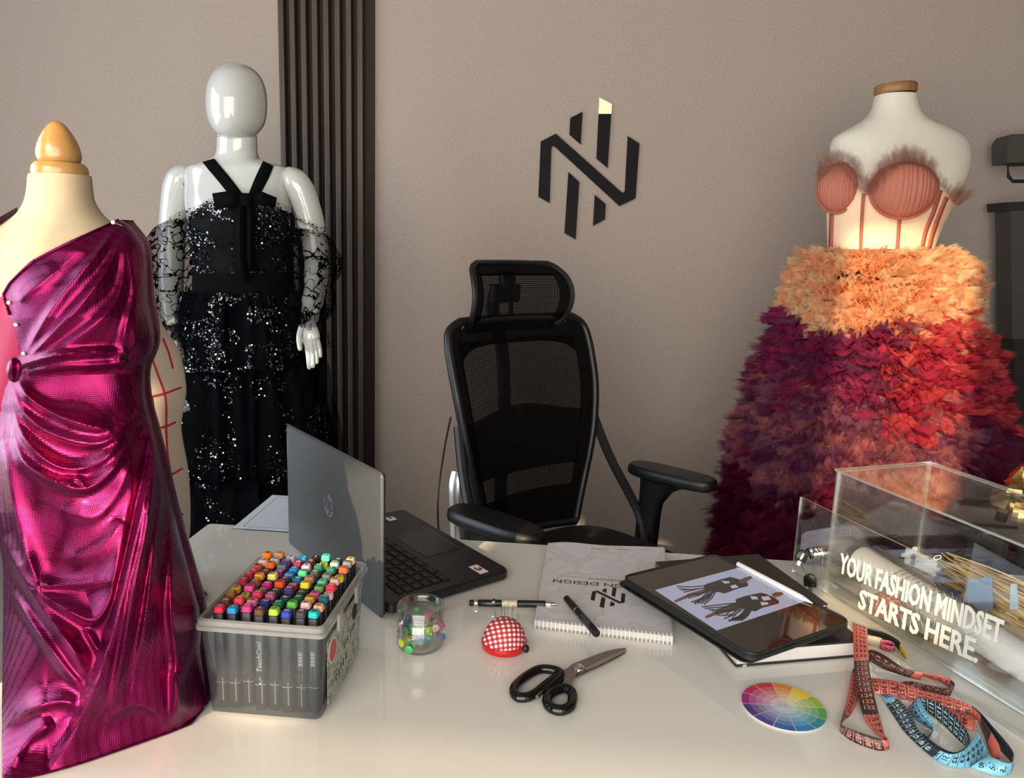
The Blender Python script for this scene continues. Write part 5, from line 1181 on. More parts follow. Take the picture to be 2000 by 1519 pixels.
t2 = pleat(loft_px([(698, 353, 606, .158, .16), (720, 348, 612, .168, .17), (780, 345, 624, .185, .19), (850, 342, 634, .20, .205), (905, 340, 640, .205, .215), (912, 342, 637, .20, .21)], MYY, 120, 2.1, 8), gx, MYY, lambda z: .016, 12, 5)
t3 = pleat(loft_px([(903, 342, 636, .195, .205), (930, 342, 643, .205, .215), (1000, 344, 655, .22, .23), (1100, 346, 672, .235, .25), (1200, 350, 688, .25, .27), (1262, 352, 694, .25, .275)], MYY, 120, 2.1, 8), gx, MYY, lambda z: .018, 11, 9)
for b in (t1, t2, t3): obj('skirt_tier', b, M_GOWN, gn, ang=70)
# sheer over-layers and gathered ruffles at the tier joints
def frill(pts3, width, out, n, m, name, parent, seed=1, amp=.012, wav=38):
    """gathered strip along a 3-D path: pts3 list, strip grows along `out` (vector or fn)"""
    P = cr(pts3, n); rr = random.Random(seed); b = MB(); rows = []
    for i, p in enumerate(P):
        t = (P[min(i+1, len(P)-1)]-P[max(i-1, 0)]).normalized(); o = (out(p) if callable(out) else Vector(out)).normalized(); s = t.cross(o)
        w = math.sin(i*wav/len(P)*2*math.pi/1.0+seed)+.5*rr.uniform(-1, 1)
        rows.append([p, p+o*width*.45+s*amp*.5*w, p+o*width*(1+.15*rr.uniform(-1, 1))+s*amp*w+t*amp*.3*rr.uniform(-1, 1)])
    b.loops(rows, 0, False, closed=False)
    return obj(name, b, m, parent, kind=None)
def ringpts(py, xl, xr, df, n=26, a0=200, a1=-20):
    A_, B_ = aty(xl, py, MYY), aty(xr, py, MYY); c = (A_+B_)/2; h = (B_.x-A_.x)/2; zt = (B_.z-A_.z)/2
    out = []
    for k in range(n+1):
        a = R(a0+(a1-a0)*k/n); out.append(Vector((c.x+h*math.cos(a), MYY-df*math.sin(a), c.z+zt*math.cos(a))))
    return out
radial = lambda p: Vector((p.x-gx, p.y-MYY, 0)).normalized()
for py, xl, xr, df, sd in ((700, 348, 612, .172, 1), (905, 337, 641, .212, 4)):
    rp = ringpts(py, xl, xr, df)
    frill(rp, .022, lambda p: radial(p)*.7+Vector((0, 0, .6)), 8, M_TULLEB, 'joint_ruffle', gn, sd, .010, 60)
    frill(rp, .026, lambda p: radial(p)*.55+Vector((0, 0, -.8)), 8, M_TULLEB, 'joint_ruffle', gn, sd+7, .010, 52)
for src, sd in ((t1, 3), (t2, 6), (t3, 8)):
    ov = MB().merge(src); ov = pleat(ov, gx, MYY, .005, 17, sd+11)
    for i, p in enumerate(ov.v): ov.v[i] = p+radial(p)*.020
    ov.f = ov.f[:-2]; ov.m = ov.m[:-2]
    obj('tulle_overlay', ov, M_TULLEB, gn, ang=80)
# neckline frill, in three runs
bbv = MB().merge(bod).merge(neck).bvh()
def fr_px(pts, width, up, m, name, Y_, seed, n=8, amp=.009, wav=30):
    return frill([aty(x, y, yy) for x, y, yy in pts], width, up, n, m, name, gn, seed, amp, wav)
fr_px([(338, 440, 2.25), (360, 428, 2.235), (385, 422, 2.22), (405, 410, 2.20), (430, 402, 2.19), (455, 397, 2.185)], .026, (0, -.3, 1), M_DOTTULLE, 'neckline_frill', 2.2, 2)
fr_px([(500, 396, 2.185), (525, 402, 2.19), (550, 412, 2.20), (572, 424, 2.22), (590, 440, 2.235), (615, 452, 2.25), (640, 460, 2.26)], .024, (0, -.3, 1), M_DOTTULLE, 'neckline_frill', 2.2, 3)
fr_px([(338, 442, 2.245), (385, 425, 2.215), (430, 404, 2.185), (478, 396, 2.18), (525, 404, 2.185), (572, 426, 2.215), (640, 462, 2.255)], .014, (0, -.6, .5), M_TULLEB, 'neckline_frill', 2.2, 4, 8, .007, 70)
# velvet halter straps, bow and tails
nbv = MB().merge(neck).merge(bod).bvh()
for lf, rt in (([(393, 314), (408, 332), (428, 356), (452, 386)], [(416, 307), (432, 326), (452, 350), (478, 384)]), ([(514, 315), (504, 335), (494, 358), (482, 388)], [(534, 325), (526, 345), (514, 368), (502, 390)])):
    sb = strip_on(nbv, lf, rt, .004)
    if sb.v: obj('halter_strap', sb, M_VELVET, gn, solid=.002)
BY = 2.165
def bowq(pts, dys, name):
    rows = [[aty(a[0], a[1], BY+d), aty((a[0]+b[0])/2, (a[1]+b[1])/2, BY+d-.012), aty(b[0], b[1], BY+d)] for (a, b), d in zip(pts, dys)]
    obj(name, MB().loops([q for q in rows], 0, False, closed=False), M_VELVET, gn, solid=.004)
bowq([((482, 380), (482, 400)), ((450, 374), (455, 404)), ((416, 379), (421, 402))], (0, -.022, -.010), 'bow_loop')
bowq([((482, 380), (482, 400)), ((512, 374), (510, 402)), ((541, 386), (538, 405))], (0, -.022, -.008), 'bow_loop')
bowq([((482, 382), (482, 402)), ((450, 384), (452, 404)), ((418, 381), (421, 404))], (.006, .010, -.006), 'bow_loop')
obj('bow_knot', MB().rbox(aty(482, 390, BY-.02), (.034, .026, .036), .012, .008), M_VELVET, gn)
bowq([((459, 398), (478, 398)), ((458, 440), (480, 440)), ((458, 500), (481, 500)), ((461, 545), (488, 553))], (-.008, -.010, .012, .03), 'bow_tail')
bowq([((480, 398), (497, 398)), ((480, 440), (497, 440)), ((480, 500), (497, 500)), ((482, 530), (497, 524))], (-.004, -.006, .016, .03), 'bow_tail')
# puffed lace sleeves, cuffs and dotted gauntlets
def puff(rows, amp, m, name, seed, cap=False, n=40, fr=9):
    mb = loft_px(rows, MYY, n, 2.0, 5); A_ = [Vector(p) for p in mb.v]
    for i, p in enumerate(A_):
        q = p*9+Vector((seed, 0, 0)); mb.v[i] = p+Vector((noise.noise(q), noise.noise(q+Vector((9, 0, 0))), noise.noise(q+Vector((0, 9, 0)))*.6))*amp+Vector((noise.noise(p*30), noise.noise(p*30+Vector((5, 5, 5))), 0))*amp*.5
    mb.f = mb.f[:-2]; mb.m = mb.m[:-2]
    return obj(name, mb, m, gn, ang=80)
puff([(428, 338, 388, .05, .05), (440, 318, 390, .07, .06), (465, 294, 390, .09, .07), (495, 287, 388, .095, .08), (525, 290, 386, .085, .08), (546, 298, 378, .08, .06), (560, 292, 378, .10, .07), (590, 288, 376, .115, .08), (615, 293, 372, .12, .06), (634, 303, 366, .115, .04), (642, 312, 362, .11, .02)], .012, M_LACE, 'lace_sleeve', 1)
puff([(446, 562, 612, .05, .05), (462, 564, 642, .07, .06), (490, 566, 660, .09, .07), (515, 570, 667, .09, .08), (540, 573, 660, .08, .08), (555, 575, 648, .09, .06), (575, 570, 654, .115, .07), (598, 570, 650, .13, .05), (612, 574, 642, .135, .03), (624, 580, 636, .13, .0)], .012, M_LACE, 'lace_sleeve', 6)
for pts, sd in (([(300, 632, 2.25), (318, 640, 2.20), (338, 644, 2.185), (356, 640, 2.20), (370, 630, 2.25)], 3), ([(572, 606, 2.22), (588, 618, 2.175), (606, 622, 2.165), (624, 618, 2.175), (642, 606, 2.22)], 5)):
    frill([aty(x, y, yy) for x, y, yy in pts], .030, (0, -.5, -.8), 10, M_TULLEB, 'cuff_ruffle', gn, sd, .014, 34)
    frill([aty(x, y, yy) for x, y, yy in pts], .024, (0, -.8, .4), 10, M_TULLEB, 'cuff_ruffle', gn, sd+9, .014, 30)
    frill([aty(x, y-8, yy+.01) for x, y, yy in pts], .026, (0, -.9, -.1), 10, M_LACE, 'cuff_ruffle', gn, sd+19, .016, 26)
puff([(640, 318, 366, .04, .03), (665, 318, 372, .06, .02), (690, 322, 376, .075, .0), (706, 326, 380, .08, -.01)], .006, M_DOTTULLE, 'dotted_cuff', 2, n=30)
puff([(618, 574, 634, .06, .02), (640, 572, 640, .085, .0), (665, 574, 646, .10, -.02), (680, 580, 648, .11, -.03)], .006, M_DOTTULLE, 'dotted_cuff', 4, n=30)
# sequins scattered in clusters over bodice and skirt
def scatter(src, count, seed, rad, dens, lift=.003):
    rr = random.Random(seed); B1, B2 = MB(), MB(); fs = [f for f in src.f if len(f) == 4]; k = 0; tries = 0
    while k < count and tries < count*14:
        tries += 1; f = rr.choice(fs); p = src.v[f[0]]
        if p.y > MYY-.02: continue
        u, v = rr.random(), rr.random(); p = (src.v[f[0]]*(1-u)+src.v[f[1]]*u)*(1-v)+(src.v[f[3]]*(1-u)+src.v[f[2]]*u)*v
        if noise.noise(Vector((p.x*15+seed, p.y*9, p.z*15)))+.5*noise.noise(Vector((p.x*40, p.y*20, p.z*40))) < dens(*topx(p)): continue
        nn = (radial(p)+Vector((rr.uniform(-.75, .75), rr.uniform(-.5, .5), rr.uniform(-.7, .7)))).normalized(); a = nn.orthogonal().normalized(); b = nn.cross(a); q = p+radial(p)*lift; s_ = rad*rr.uniform(.7, 1.25)
        (B1 if rr.random() < .55 else B2).add([q+(a*math.cos(t)+b*math.sin(t))*s_ for t in arc(5)], [(0, 1, 2, 3, 4)]); k += 1
    for B_, m_ in ((B1, M_SEQ), (B2, M_SEQD)): obj('sequins', B_, m_, gn, smooth=False, kind='stuff')
scatter(bod, 3600, 3, .0026, lambda x, y: -.16)
scatter(t1, 3900, 5, .0027, lambda x, y: -.16 if (y > 580 and (365 < x < 432 or 515 < x < 580)) else .18, .024)
scatter(t2, 1700, 8, .0027, lambda x, y: -.02 if y > 800 and (x < 460 or 510 < x < 580) else .22, .026)
scatter(t3, 800, 9, .0026, lambda x, y: .24, .026)
sl = MB()
# ------------------------------------------------------------------ half-scale form and magenta lame dress (left foreground)
import numpy as np
FY = .84
M_JERSEY = fabric('cream_jersey', (176, 158, 128), .8, 900, .12)
M_BEECH = NT('varnished_beech'); M_BEECH.set(Base_Color=M_BEECH.ramp(M_BEECH.noise(M_BEECH.coord(scale=(40, 40, 8)), 2, 3), [(.3, srgb(146, 108, 60)), (.7, srgb(160, 122, 72))]), Roughness=.28, Coat_Weight=.3); M_BEECH = M_BEECH.m
fcx = aty(118, 345, FY).x
df_ = thing('dress_form', 'cream tabletop dress form with a turned wooden neck finial, at the left edge', 'dress form', (fcx, FY, DZ))
tors = loft_px([(342, 69, 167, .030, .030), (352, 67.5, 168.5, .031, .031), (372, 66, 170, .0315, .032), (392, 62, 174, .033, .033), (410, 54, 184, .036, .035), (424, 42, 197, .039, .037), (438, 24, 215, .042, .040), (452, 0, 240, .046, .042), (466, -24, 262, .050, .044), (482, -44, 278, .054, .046), (505, -54, 284, .056, .048), (540, -56, 284, .057, .048), (600, -46, 278, .056, .046), (660, -20, 258, .055, .042), (720, 4, 236, .053, .040), (780, -4, 240, .058, .044), (840, -30, 262, .064, .056), (900, -44, 280, .068, .062), (960, -48, 286, .066, .06), (985, -46, 284, .06, .055)], FY, 48, 2.25, 5)
obj('torso', tors, M_JERSEY, df_, ang=60)
z0 = aty(118, 343, FY).z; sc1 = 1/ (F/((aty(118, 300, FY)-EYE).dot(FWD)))
fin = T(fcx, FY, z0)
obj('neck_ring', MB().lathe([(p*sc1, q*sc1) for p, q in ((44, -3), (50, 1), (51, 9), (49, 17), (43, 24), (36, 25))], 40, fin), M_BEECH, df_)
obj('finial', MB().lathe([(p*sc1, q*sc1) for p, q in ((31, 22), (37, 26), (40, 36), (39.5, 46), (36.5, 58), (31.5, 70), (25, 82), (17.5, 93), (10, 100), (4, 103), (.5, 103.3))], 40, fin), M_BEECH, df_)
obj('pole', MB().tube([(fcx, FY, DZ+.008), (fcx, FY, aty(118, 980, FY).z)], .009, 14), M_CHROME, df_)
obj('base', MB().lathe([(.06, .0006), (.062, .004), (.058, .009), (.015, .014)], 32, T(fcx, FY, DZ)), M_BEECH, df_)

def lame():
    n = NT('magenta_lame'); co = n.coord()
    v = n.n('TexVoronoi', {'Vector': n.coord(scale=(1, .25, 1)), 'Scale': 540.0}, feature='F1'); v.inputs['Randomness'].default_value = .15
    dots = n.ramp(v.outputs['Distance'], [(.30, (1, 1, 1)), (.62, (0, 0, 0))])
    lw = n.n('LayerWeight', {'Blend': .35}); big = n.noise(co, 7, 2)
    c0 = n.mix(big, srgb(134, 12, 50), srgb(112, 16, 84)); c1 = n.mix(n.math('MULTIPLY', lw.outputs['Facing'], .5), c0, srgb(150, 48, 146))
    c2 = n.mix(n.math('MULTIPLY_ADD', n.n('RGBToBW', {0: dots.outputs[0]}), .75, .25), srgb(84, 6, 40), c1)
    n.set(Base_Color=c2, Metallic=.88, Roughness=n.math('MULTIPLY_ADD', n.noise(co, 45, 2), .16, .17)); n.bump(n.n('RGBToBW', {0: dots.outputs[0]}), .25, .0006); return n.m
M_LAME = lame()
M_CRIM = mat('crimson_underside', srgb(150, 10, 62), .45, .3)
pd = thing('magenta_dress', 'draped magenta lame one-shoulder dress pinned on the tabletop form', 'dress', (fcx, FY, DZ))
XR = [(428, 236), (434, 246), (445, 258), (460, 272), (475, 281), (490, 285), (520, 288), (560, 289), (590, 291), (620, 297), (650, 302), (672, 302), (692, 297), (712, 287), (735, 284), (765, 285), (800, 291), (830, 299), (870, 310), (930, 325), (1000, 341), (1060, 355), (1100, 366), (1150, 379), (1200, 389), (1260, 394), (1320, 391), (1350, 394), (1375, 402), (1392, 392), (1410, 376), (1440, 330), (1480, 200), (1519, 92)]
XLB = [(428, 234), (436, 218), (446, 196), (470, 143), (490, 102), (510, 64), (530, 42), (552, 20), (576, 6), (600, 14), (640, 28), (680, 38), (705, 36), (725, 24), (745, 14), (780, 4), (830, -6), (880, -40), (960, -60), (1000, -50), (1040, -20), (1075, 2), (1110, 6), (1200, 6), (1400, 3), (1519, -4)]
XC = [(428, 118), (760, 118), (900, 128), (1050, 165), (1200, 190), (1400, 200), (1519, 200)]
HB = [(428, 118), (490, 170), (600, 176), (680, 186), (730, 168), (800, 176), (900, 192), (1000, 205), (1075, 192), (1200, 200), (1400, 206), (1519, 206)]
DD = [(428, .034), (450, .048), (490, .064), (560, .078), (620, .084), (690, .078), (730, .072), (800, .080), (900, .092), (1000, .098), (1100, .106), (1250, .124), (1400, .140), (1519, .165)]
def tabf(tab, y):
    a = np.array(tab, float); return np.interp(y, a[:, 0], a[:, 1])
NS, NV_ = 210, 430
V_ = np.linspace(429, 1500, NV_); S_ = np.linspace(0, 1, NS)
yy = np.repeat(V_[:, None], NS, 1); xl = tabf(XLB, V_)[:, None]; xr = tabf(XR, V_)[:, None]
# the hem dips to the front: stretch rows of the lower skirt to the measured hem line
HEM = [(-80, 1540), (0, 1527), (45, 1520), (85, 1511), (125, 1500), (165, 1488), (200, 1476), (330, 1430), (372, 1413), (402, 1376)]
xx = xl+(xr-xl)*S_[None, :]
hemy = tabf(HEM, np.clip(tabf(XLB, np.full(1, 1360.))[0]+(400-tabf(XLB, np.full(1, 1360.))[0])*S_, -80, 402))[None, :]
k_ = np.clip((yy-1150)/(1500-1150), 0, 1)
yrow = np.where(yy > 1150, 1150+(hemy-1150)*k_, yy); yy = yrow
xl2 = tabf(XLB, np.minimum(V_, 1365))[:, None]; xr2 = np.where(V_ > 1330, 391+(402-391)*np.clip((V_-1330)/130, 0, 1), tabf(XR, V_))[:, None]
xx = xl2+(xr2-xl2)*S_[None, :]
sp_ = np.clip((xx-tabf(XC, yy))/tabf(HB, yy), -1, 1); sp_ = np.where(xx > tabf(XC, yy), np.clip((xx-tabf(XC, yy))/np.maximum(xr2-tabf(XC, yy), 20), 0, 1), sp_)
depth = tabf(DD, yy)*np.sqrt(np.maximum(0, 1-np.abs(sp_)**2.3))
RIDGES = [  # polyline, height (m), half widths on the two sides (px)
 ([(228, 446), (185, 500), (130, 565), (85, 630), (45, 700)], .0060, 9, 16), ([(240, 462), (200, 540), (150, 600), (95, 660), (50, 705)], .0075, 8, 18), ([(243, 470), (238, 560), (200, 620), (120, 680), (60, 715)], .0060, 10, 20),
 ([(250, 470), (262, 560), (246, 640), (236, 690)], .0055, 9, 14), ([(280, 520), (268, 600), (262, 690)], .008, 10, 16), ([(30, 590), (70, 560), (120, 520)], .004, 10, 22),
 ([(42, 712), (110, 694), (180, 688), (242, 686)], .0095, 7, 9), ([(45, 730), (120, 716), (200, 712), (262, 706)], .006, 7, 10), ([(250, 680), (232, 700), (246, 716)], .005, 8, 8),
 ([(30, 735), (60, 780), (120, 815), (190, 835), (225, 830)], .009, 8, 15), ([(22, 745), (50, 810), (105, 850), (175, 868), (225, 850), (272, 790)], .009, 8, 18), ([(18, 760), (45, 850), (100, 905), (160, 915), (215, 885), (280, 790)], .009, 9, 18),
 ([(14, 790), (40, 890), (75, 925), (135, 952), (180, 950), (228, 905), (286, 800)], .012, 8, 20), ([(40, 905), (110, 940), (150, 935), (165, 950)], .005, 6, 10),
 ([(6, 850), (20, 960), (45, 1060), (75, 1143)], .009, 10, 22), ([(75, 1143), (130, 1142), (215, 1136)], .006, 7, 14), ([(70, 1150), (120, 1185), (180, 1212), (210, 1180), (225, 1120), (250, 1000), (282, 850)], .010, 9, 24),
 ([(110, 990), (180, 1010), (230, 960), (275, 850)], .005, 12, 30), ([(120, 1090), (190, 1080), (240, 1010)], .004, 12, 26),
 ([(290, 800), (297, 900), (282, 980), (262, 1070), (235, 1180), (200, 1300), (150, 1420), (95, 1508)], .016, 9, 34), ([(294, 830), (300, 920), (285, 1040), (262, 1150), (236, 1290), (210, 1400)], .008, 7, 16),
 ([(297, 830), (315, 950), (300, 1080), (285, 1200), (262, 1320)], .008, 8, 18), ([(300, 830), (330, 950), (335, 1080), (335, 1200), (345, 1300), (330, 1425)], .008, 9, 20), ([(304, 840), (345, 980), (372, 1120), (385, 1230)], .007, 7, 14),
 ([(0, 1040), (40, 1120), (90, 1200), (140, 1270), (176, 1330)], .013, 9, 30), ([(20, 1150), (70, 1230), (130, 1310), (170, 1350)], .007, 7, 16),
 ([(215, 1405), (255, 1375), (300, 1385), (332, 1428)], .007, 12, 34), ([(340, 1310), (345, 1360), (332, 1425)], .007, 8, 14), ([(4, 1420), (60, 1385), (120, 1370), (160, 1385)], .006, 10, 22), ([(20, 1500), (60, 1440), (110, 1410)], .006, 10, 20),
 ([(375, 1260), (352, 1330), (352, 1420)], .006, 8, 16), ([(165, 1225), (185, 1260), (205, 1290)], .004, 6, 10)]
disp = np.zeros_like(xx)
for poly, amp, w1, w2 in RIDGES:
    amp *= 1.55 if poly[-1][1] > 1250 else 1.15
    P = np.array([(p.x, p.y) for p in cr([(a, b, 0) for a, b in poly], 5)]); best = np.full(xx.shape, 1e9); side = np.zeros(xx.shape); tt = np.zeros(xx.shape); n_ = len(P)-1
    for i in range(n_):
        a, b = P[i], P[i+1]; d = b-a; L2 = d@d+1e-9; t = np.clip(((xx-a[0])*d[0]+(yy-a[1])*d[1])/L2, 0, 1)
        ex_, ey_ = xx-a[0]-t*d[0], yy-a[1]-t*d[1]; ds = np.hypot(ex_, ey_); m = ds < best
        best = np.where(m, ds, best); side = np.where(m, np.sign(d[0]*ey_-d[1]*ex_), side); tt = np.where(m, (i+t)/n_, tt)
    w = np.where(side > 0, w1, w2); disp += amp*np.exp(-(best/w)**1.6)*np.clip(np.sin(np.pi*np.clip(tt, .04, .96))*1.6, 0, 1)
rng = np.random.RandomState(4)
for k in range(14):
    a = rng.uniform(-.5, .5)+(.9 if k % 2 else -.6); f = rng.uniform(.015, .05); ph = rng.uniform(0, 6)
    disp += .0007*np.sin((xx*math.cos(a)+yy*math.sin(a))*f+ph+1.5*np.sin(yy*.013+k))
edge = np.clip(np.minimum(1-np.abs(sp_), .3)/.3, 0, 1); disp = disp*(.35+.65*edge)
hem_d = D0 = None
_dh = np.stack([FY-np.array([atz(float(x_), float(y_), DZ+.0025).y for x_, y_ in zip(xx[-1], yy[-1])])]*NV_)
_dh = np.apply_along_axis(lambda r: np.convolve(np.pad(r, 12, 'edge'), np.ones(25)/25, 'valid'), 1, _dh)
_k = np.clip((yy-1120)/np.maximum(yy[-1][None, :]-1120, 1), 0, 1)
depth = depth+(_dh-(depth+disp*.6)[-1][None, :])*_k**1.6
disp = disp*(1-.4*_k**4)
Yw = FY-depth-disp
px = [];
rb = MB(); vs = []
fw, rt_, up_ = np.array(FWD), np.array(RIGHT), np.array(UP)
D_ = fw[None, None]+((xx-1000)/F)[..., None]*rt_[None, None]-((yy-759.5)/F)[..., None]*up_[None, None]
Pw = np.array(EYE)[None, None]+D_*(Yw/D_[..., 1])[..., None]
low_ = Pw[..., 2] < DZ+.0022
Pz = np.array(EYE)[None, None]+D_*((DZ+.0022-HC)/D_[..., 2])[..., None]
Pw = np.where(low_[..., None], Pz, Pw)
vs = [Vector(p) for p in Pw.reshape(-1, 3)]
fs = [(j*NS+i, (j+1)*NS+i, (j+1)*NS+i+1, j*NS+i+1) for j in range(NV_-1) for i in range(NS-1)]
obj('draped_front', MB().add(vs, fs), M_LAME, pd, ang=70)
# back of the dress, closing the garment round the form
bk_ = MB(); NB = 40; rows_ = list(range(0, NV_, 6))+[NV_-1]
for j in rows_:
    for i in range(NB+1):
        t = i/NB; s_ = math.cos(math.pi*t); a, b = Vector(Pw[j, 0]), Vector(Pw[j, NS-1]); q = a.lerp(b, (1-s_)/2)
        q.y = q.y+float(tabf(DD, np.array([V_[j]]))[0])*.75*math.sin(math.pi*t); q.z = max(q.z, DZ+.0010); bk_.v.append(q); bk_.uv.append((0, 0))
w_ = NB+1
for j in range(len(rows_)-1):
    for i in range(NB): bk_.f.append([j*w_+i, j*w_+i+1, (j+1)*w_+i+1, (j+1)*w_+i]); bk_.m.append(0)
obj('back_panel', bk_, M_LAME, pd, ang=70)
# rolled hem and neckline edges
obj('hem_roll', MB().tube([Vector(p)+Vector((0, -.0006, .0006)) for p in Pw[NV_-1, ::3]], .0013, 6), M_LAME, pd)
obj('neck_roll', MB().tube([Vector(Pw[j, 0])+Vector((0, -.001, 0)) for j in range(0, 75, 2)], .0012, 6), M_LAME, pd)
# smooth crimson inner panel at the far left, gathered at the knot
cp_ = MB().grid(16, 24, lambda u, v: aty(-60+115*u, 580+225*v, FY-.050-.020*u-.0012*math.sin(u*9+v*4)))
obj('inner_panel', cp_, M_CRIM, pd, label='smooth crimson inner panel at the open side')
kb = MB().grid(20, 12, lambda u, v: aty(28+16*math.cos(2*math.pi*u)*math.sin(math.pi*v), 722+24*math.cos(math.pi*v)*1.0+6*math.sin(2*math.pi*u)*math.sin(math.pi*v), FY-.085-.012*math.sin(math.pi*v)*(1+.25*math.cos(6*math.pi*u))*(1-math.sin(2*math.pi*u)*.3)), closed=True)
obj('gathered_knot', kb, M_LAME, pd)
# trailing point of cloth on the desk behind the marker box, and the far shoulder sliver
obj('trailing_hem', MB().grid(14, 10, lambda u, v: atz((350*(1-u)+379*u)*(1-v)+(386*(1-u)+405*u)*v, (1112*(1-u)+1127*u)*(1-v)+(1196*(1-u)+1160*u)*v, DZ+.003+.012*(1-u)*abs(math.sin(5*v)))), M_LAME, pd)
obj('far_shoulder', MB().grid(10, 8, lambda u, v: aty(-50+84*u, 452-48*u+26*v*(1-.6*u), FY+.012+.02*v)), M_LAME, pd)
M_PEARL = mat('pearl_head', srgb(232, 214, 180), .2)
dbv = BVHTree.FromPolygons([tuple(v) for v in vs], fs)
for x, y in ((17, 591), (31, 634), (46, 690), (221, 434)):
    h_ = hit(dbv, x, y, .0022)
    if h_ is None: h_ = aty(x, y, FY-.075)
    tag(obj('pearl_pin', MB().lathe([(.0002, -.0022), (.0016, -.0016), (.0022, 0), (.0016, .0016), (.0002, .0022)], 12, Matrix.Translation(h_)).tube([h_, h_+Vector((.002, .012, -.003))], .0003, 5), M_PEARL),
        {17: 'pearl-headed pin highest on the open side of the magenta dress', 31: 'pearl-headed pin below the topmost one on the magenta dress', 46: 'pearl-headed pin in the waist gathers of the magenta dress', 221: 'pearl-headed pin on the shoulder of the magenta dress'}[x], 'pin')
# ------------------------------------------------------------------ tulle gown on a tailor's form (right)
RYY = 2.25
M_LINEN = fabric('off_white_linen', (206, 200, 184), .85, 500, .15)
M_CORSET = NT('nude_mesh_corset'); M_CORSET.set(Base_Color=srgb(226, 192, 158), Roughness=.6, Sheen_Weight=.2); M_CORSET = M_CORSET.m
M_CUP = cmat('dusty_terracotta', 172, 104, 84, rough=.8); M_BONE = cmat('terracotta_casing', 160, 84, 66, rough=.7)
rcx = aty(1735, 700, RYY).x
r0_ = thing('tailor_form', 'off-white tailor form with a wooden neck cap carrying the tulle gown', 'dress form', (rcx, RYY, 0))
rt = loft_px([(187, 1711, 1788, .055, .055), (190, 1710.5, 1788, .056, .056), (203, 1708, 1790.5, .057, .058), (216, 1703, 1795, .059, .062), (228, 1694, 1804, .062, .068), (238, 1680, 1820, .066, .074), (250, 1660, 1848, .072, .08), (262, 1638, 1872, .078, .086), (274, 1627, 1885, .085, .09), (290, 1623, 1891, .095, .093), (315, 1621, 1891, .110, .095), (345, 1620, 1882, .125, .095), (375, 1619, 1866, .125, .092), (410, 1619, 1846, .115, .088), (450, 1620, 1828, .102, .084), (490, 1621, 1814, .098, .084), (530, 1614, 1820, .105, .095), (600, 1600, 1840, .12, .115), (640, 1598, 1842, .115, .115)], RYY, 48, 2.3, 5)
obj('torso', rt, M_LINEN, r0_, ang=60)
cA, cB = aty(1711, 181, RYY), aty(1787, 181, RYY)
capc = (cA+cB)/2; capr = (cB.x-cA.x)/2
tilt = Matrix.Translation(capc) @ Matrix.Rotation(R(-5), 4, 'Y')
obj('neck_cap', MB().lathe([(capr*1.0, -.004), (capr*1.05, .0), (capr*1.05, .016), (capr*.98, .021), (.001, .0215)], 40, tilt, sy=.95*.055/capr), wood('oak_cap', (120, 84, 48), (150, 108, 64)), r0_, ang=40)
obj('pole', MB().tube([(rcx, RYY, .03), (rcx, RYY, aty(1735, 630, RYY).z)], .016, 14), M_BLACKP, r0_)
for k in range(3):
    a = R(90+120*k); obj('leg', MB().tube([(rcx, RYY, .14), (rcx+.2*math.cos(a), RYY+.2*math.sin(a), .05), (rcx+.26*math.cos(a), RYY+.26*math.sin(a), .012)], .012, 10), M_BLACKP, r0_)

tg = thing('tulle_gown', 'strapless gown with terracotta corset cups and peach to burgundy tulle skirt', 'dress', (rcx, RYY, 0))
co_ = loft_px([(352, 1617.5, 1884, .128, .098), (375, 1617, 1869, .129, .096), (410, 1617, 1849, .119, .092), (450, 1618, 1831, .106, .088), (490, 1619, 1817, .102, .088), (512, 1616, 1819, .104, .092)], RYY, 60, 2.3, 6)
cz0 = len(co_.f)-2; co_.f = co_.f[:cz0]; co_.m = co_.m[:cz0]
# the corset top dips between and beside the cups: drop faces above the measured line
def cors_top(x): return lerp_tab([(1600, 352), (1640, 350), (1690, 375), (1720, 372), (1770, 352), (1840, 372), (1875, 392), (1900, 380)], x)[0]
keep = [k for k, f in enumerate(co_.f) if (lambda q: q[1] > cors_top(q[0]))(topx(sum((co_.v[i] for i in f), Vector())/len(f)))]
co_.f = [co_.f[k] for k in keep]; co_.m = [0]*len(keep)
obj('corset', co_, M_CORSET, tg, ang=60)
cbv = MB().merge(co_).merge(rt).bvh()
for pts in ([(1687, 378), (1684, 420), (1682, 460), (1681, 500)], [(1757, 420), (1754, 460), (1751, 503)], [(1836, 372), (1824, 410), (1808, 450), (1799, 492)], [(1848, 385), (1834, 420), (1820, 460), (1814, 484)], [(1626, 408), (1624, 450), (1623, 488)]):
    ln = line_on(cbv, pts, 3.2, .003)
    if ln.v: obj('boning_channel', ln, M_BONE, tg, solid=.003)
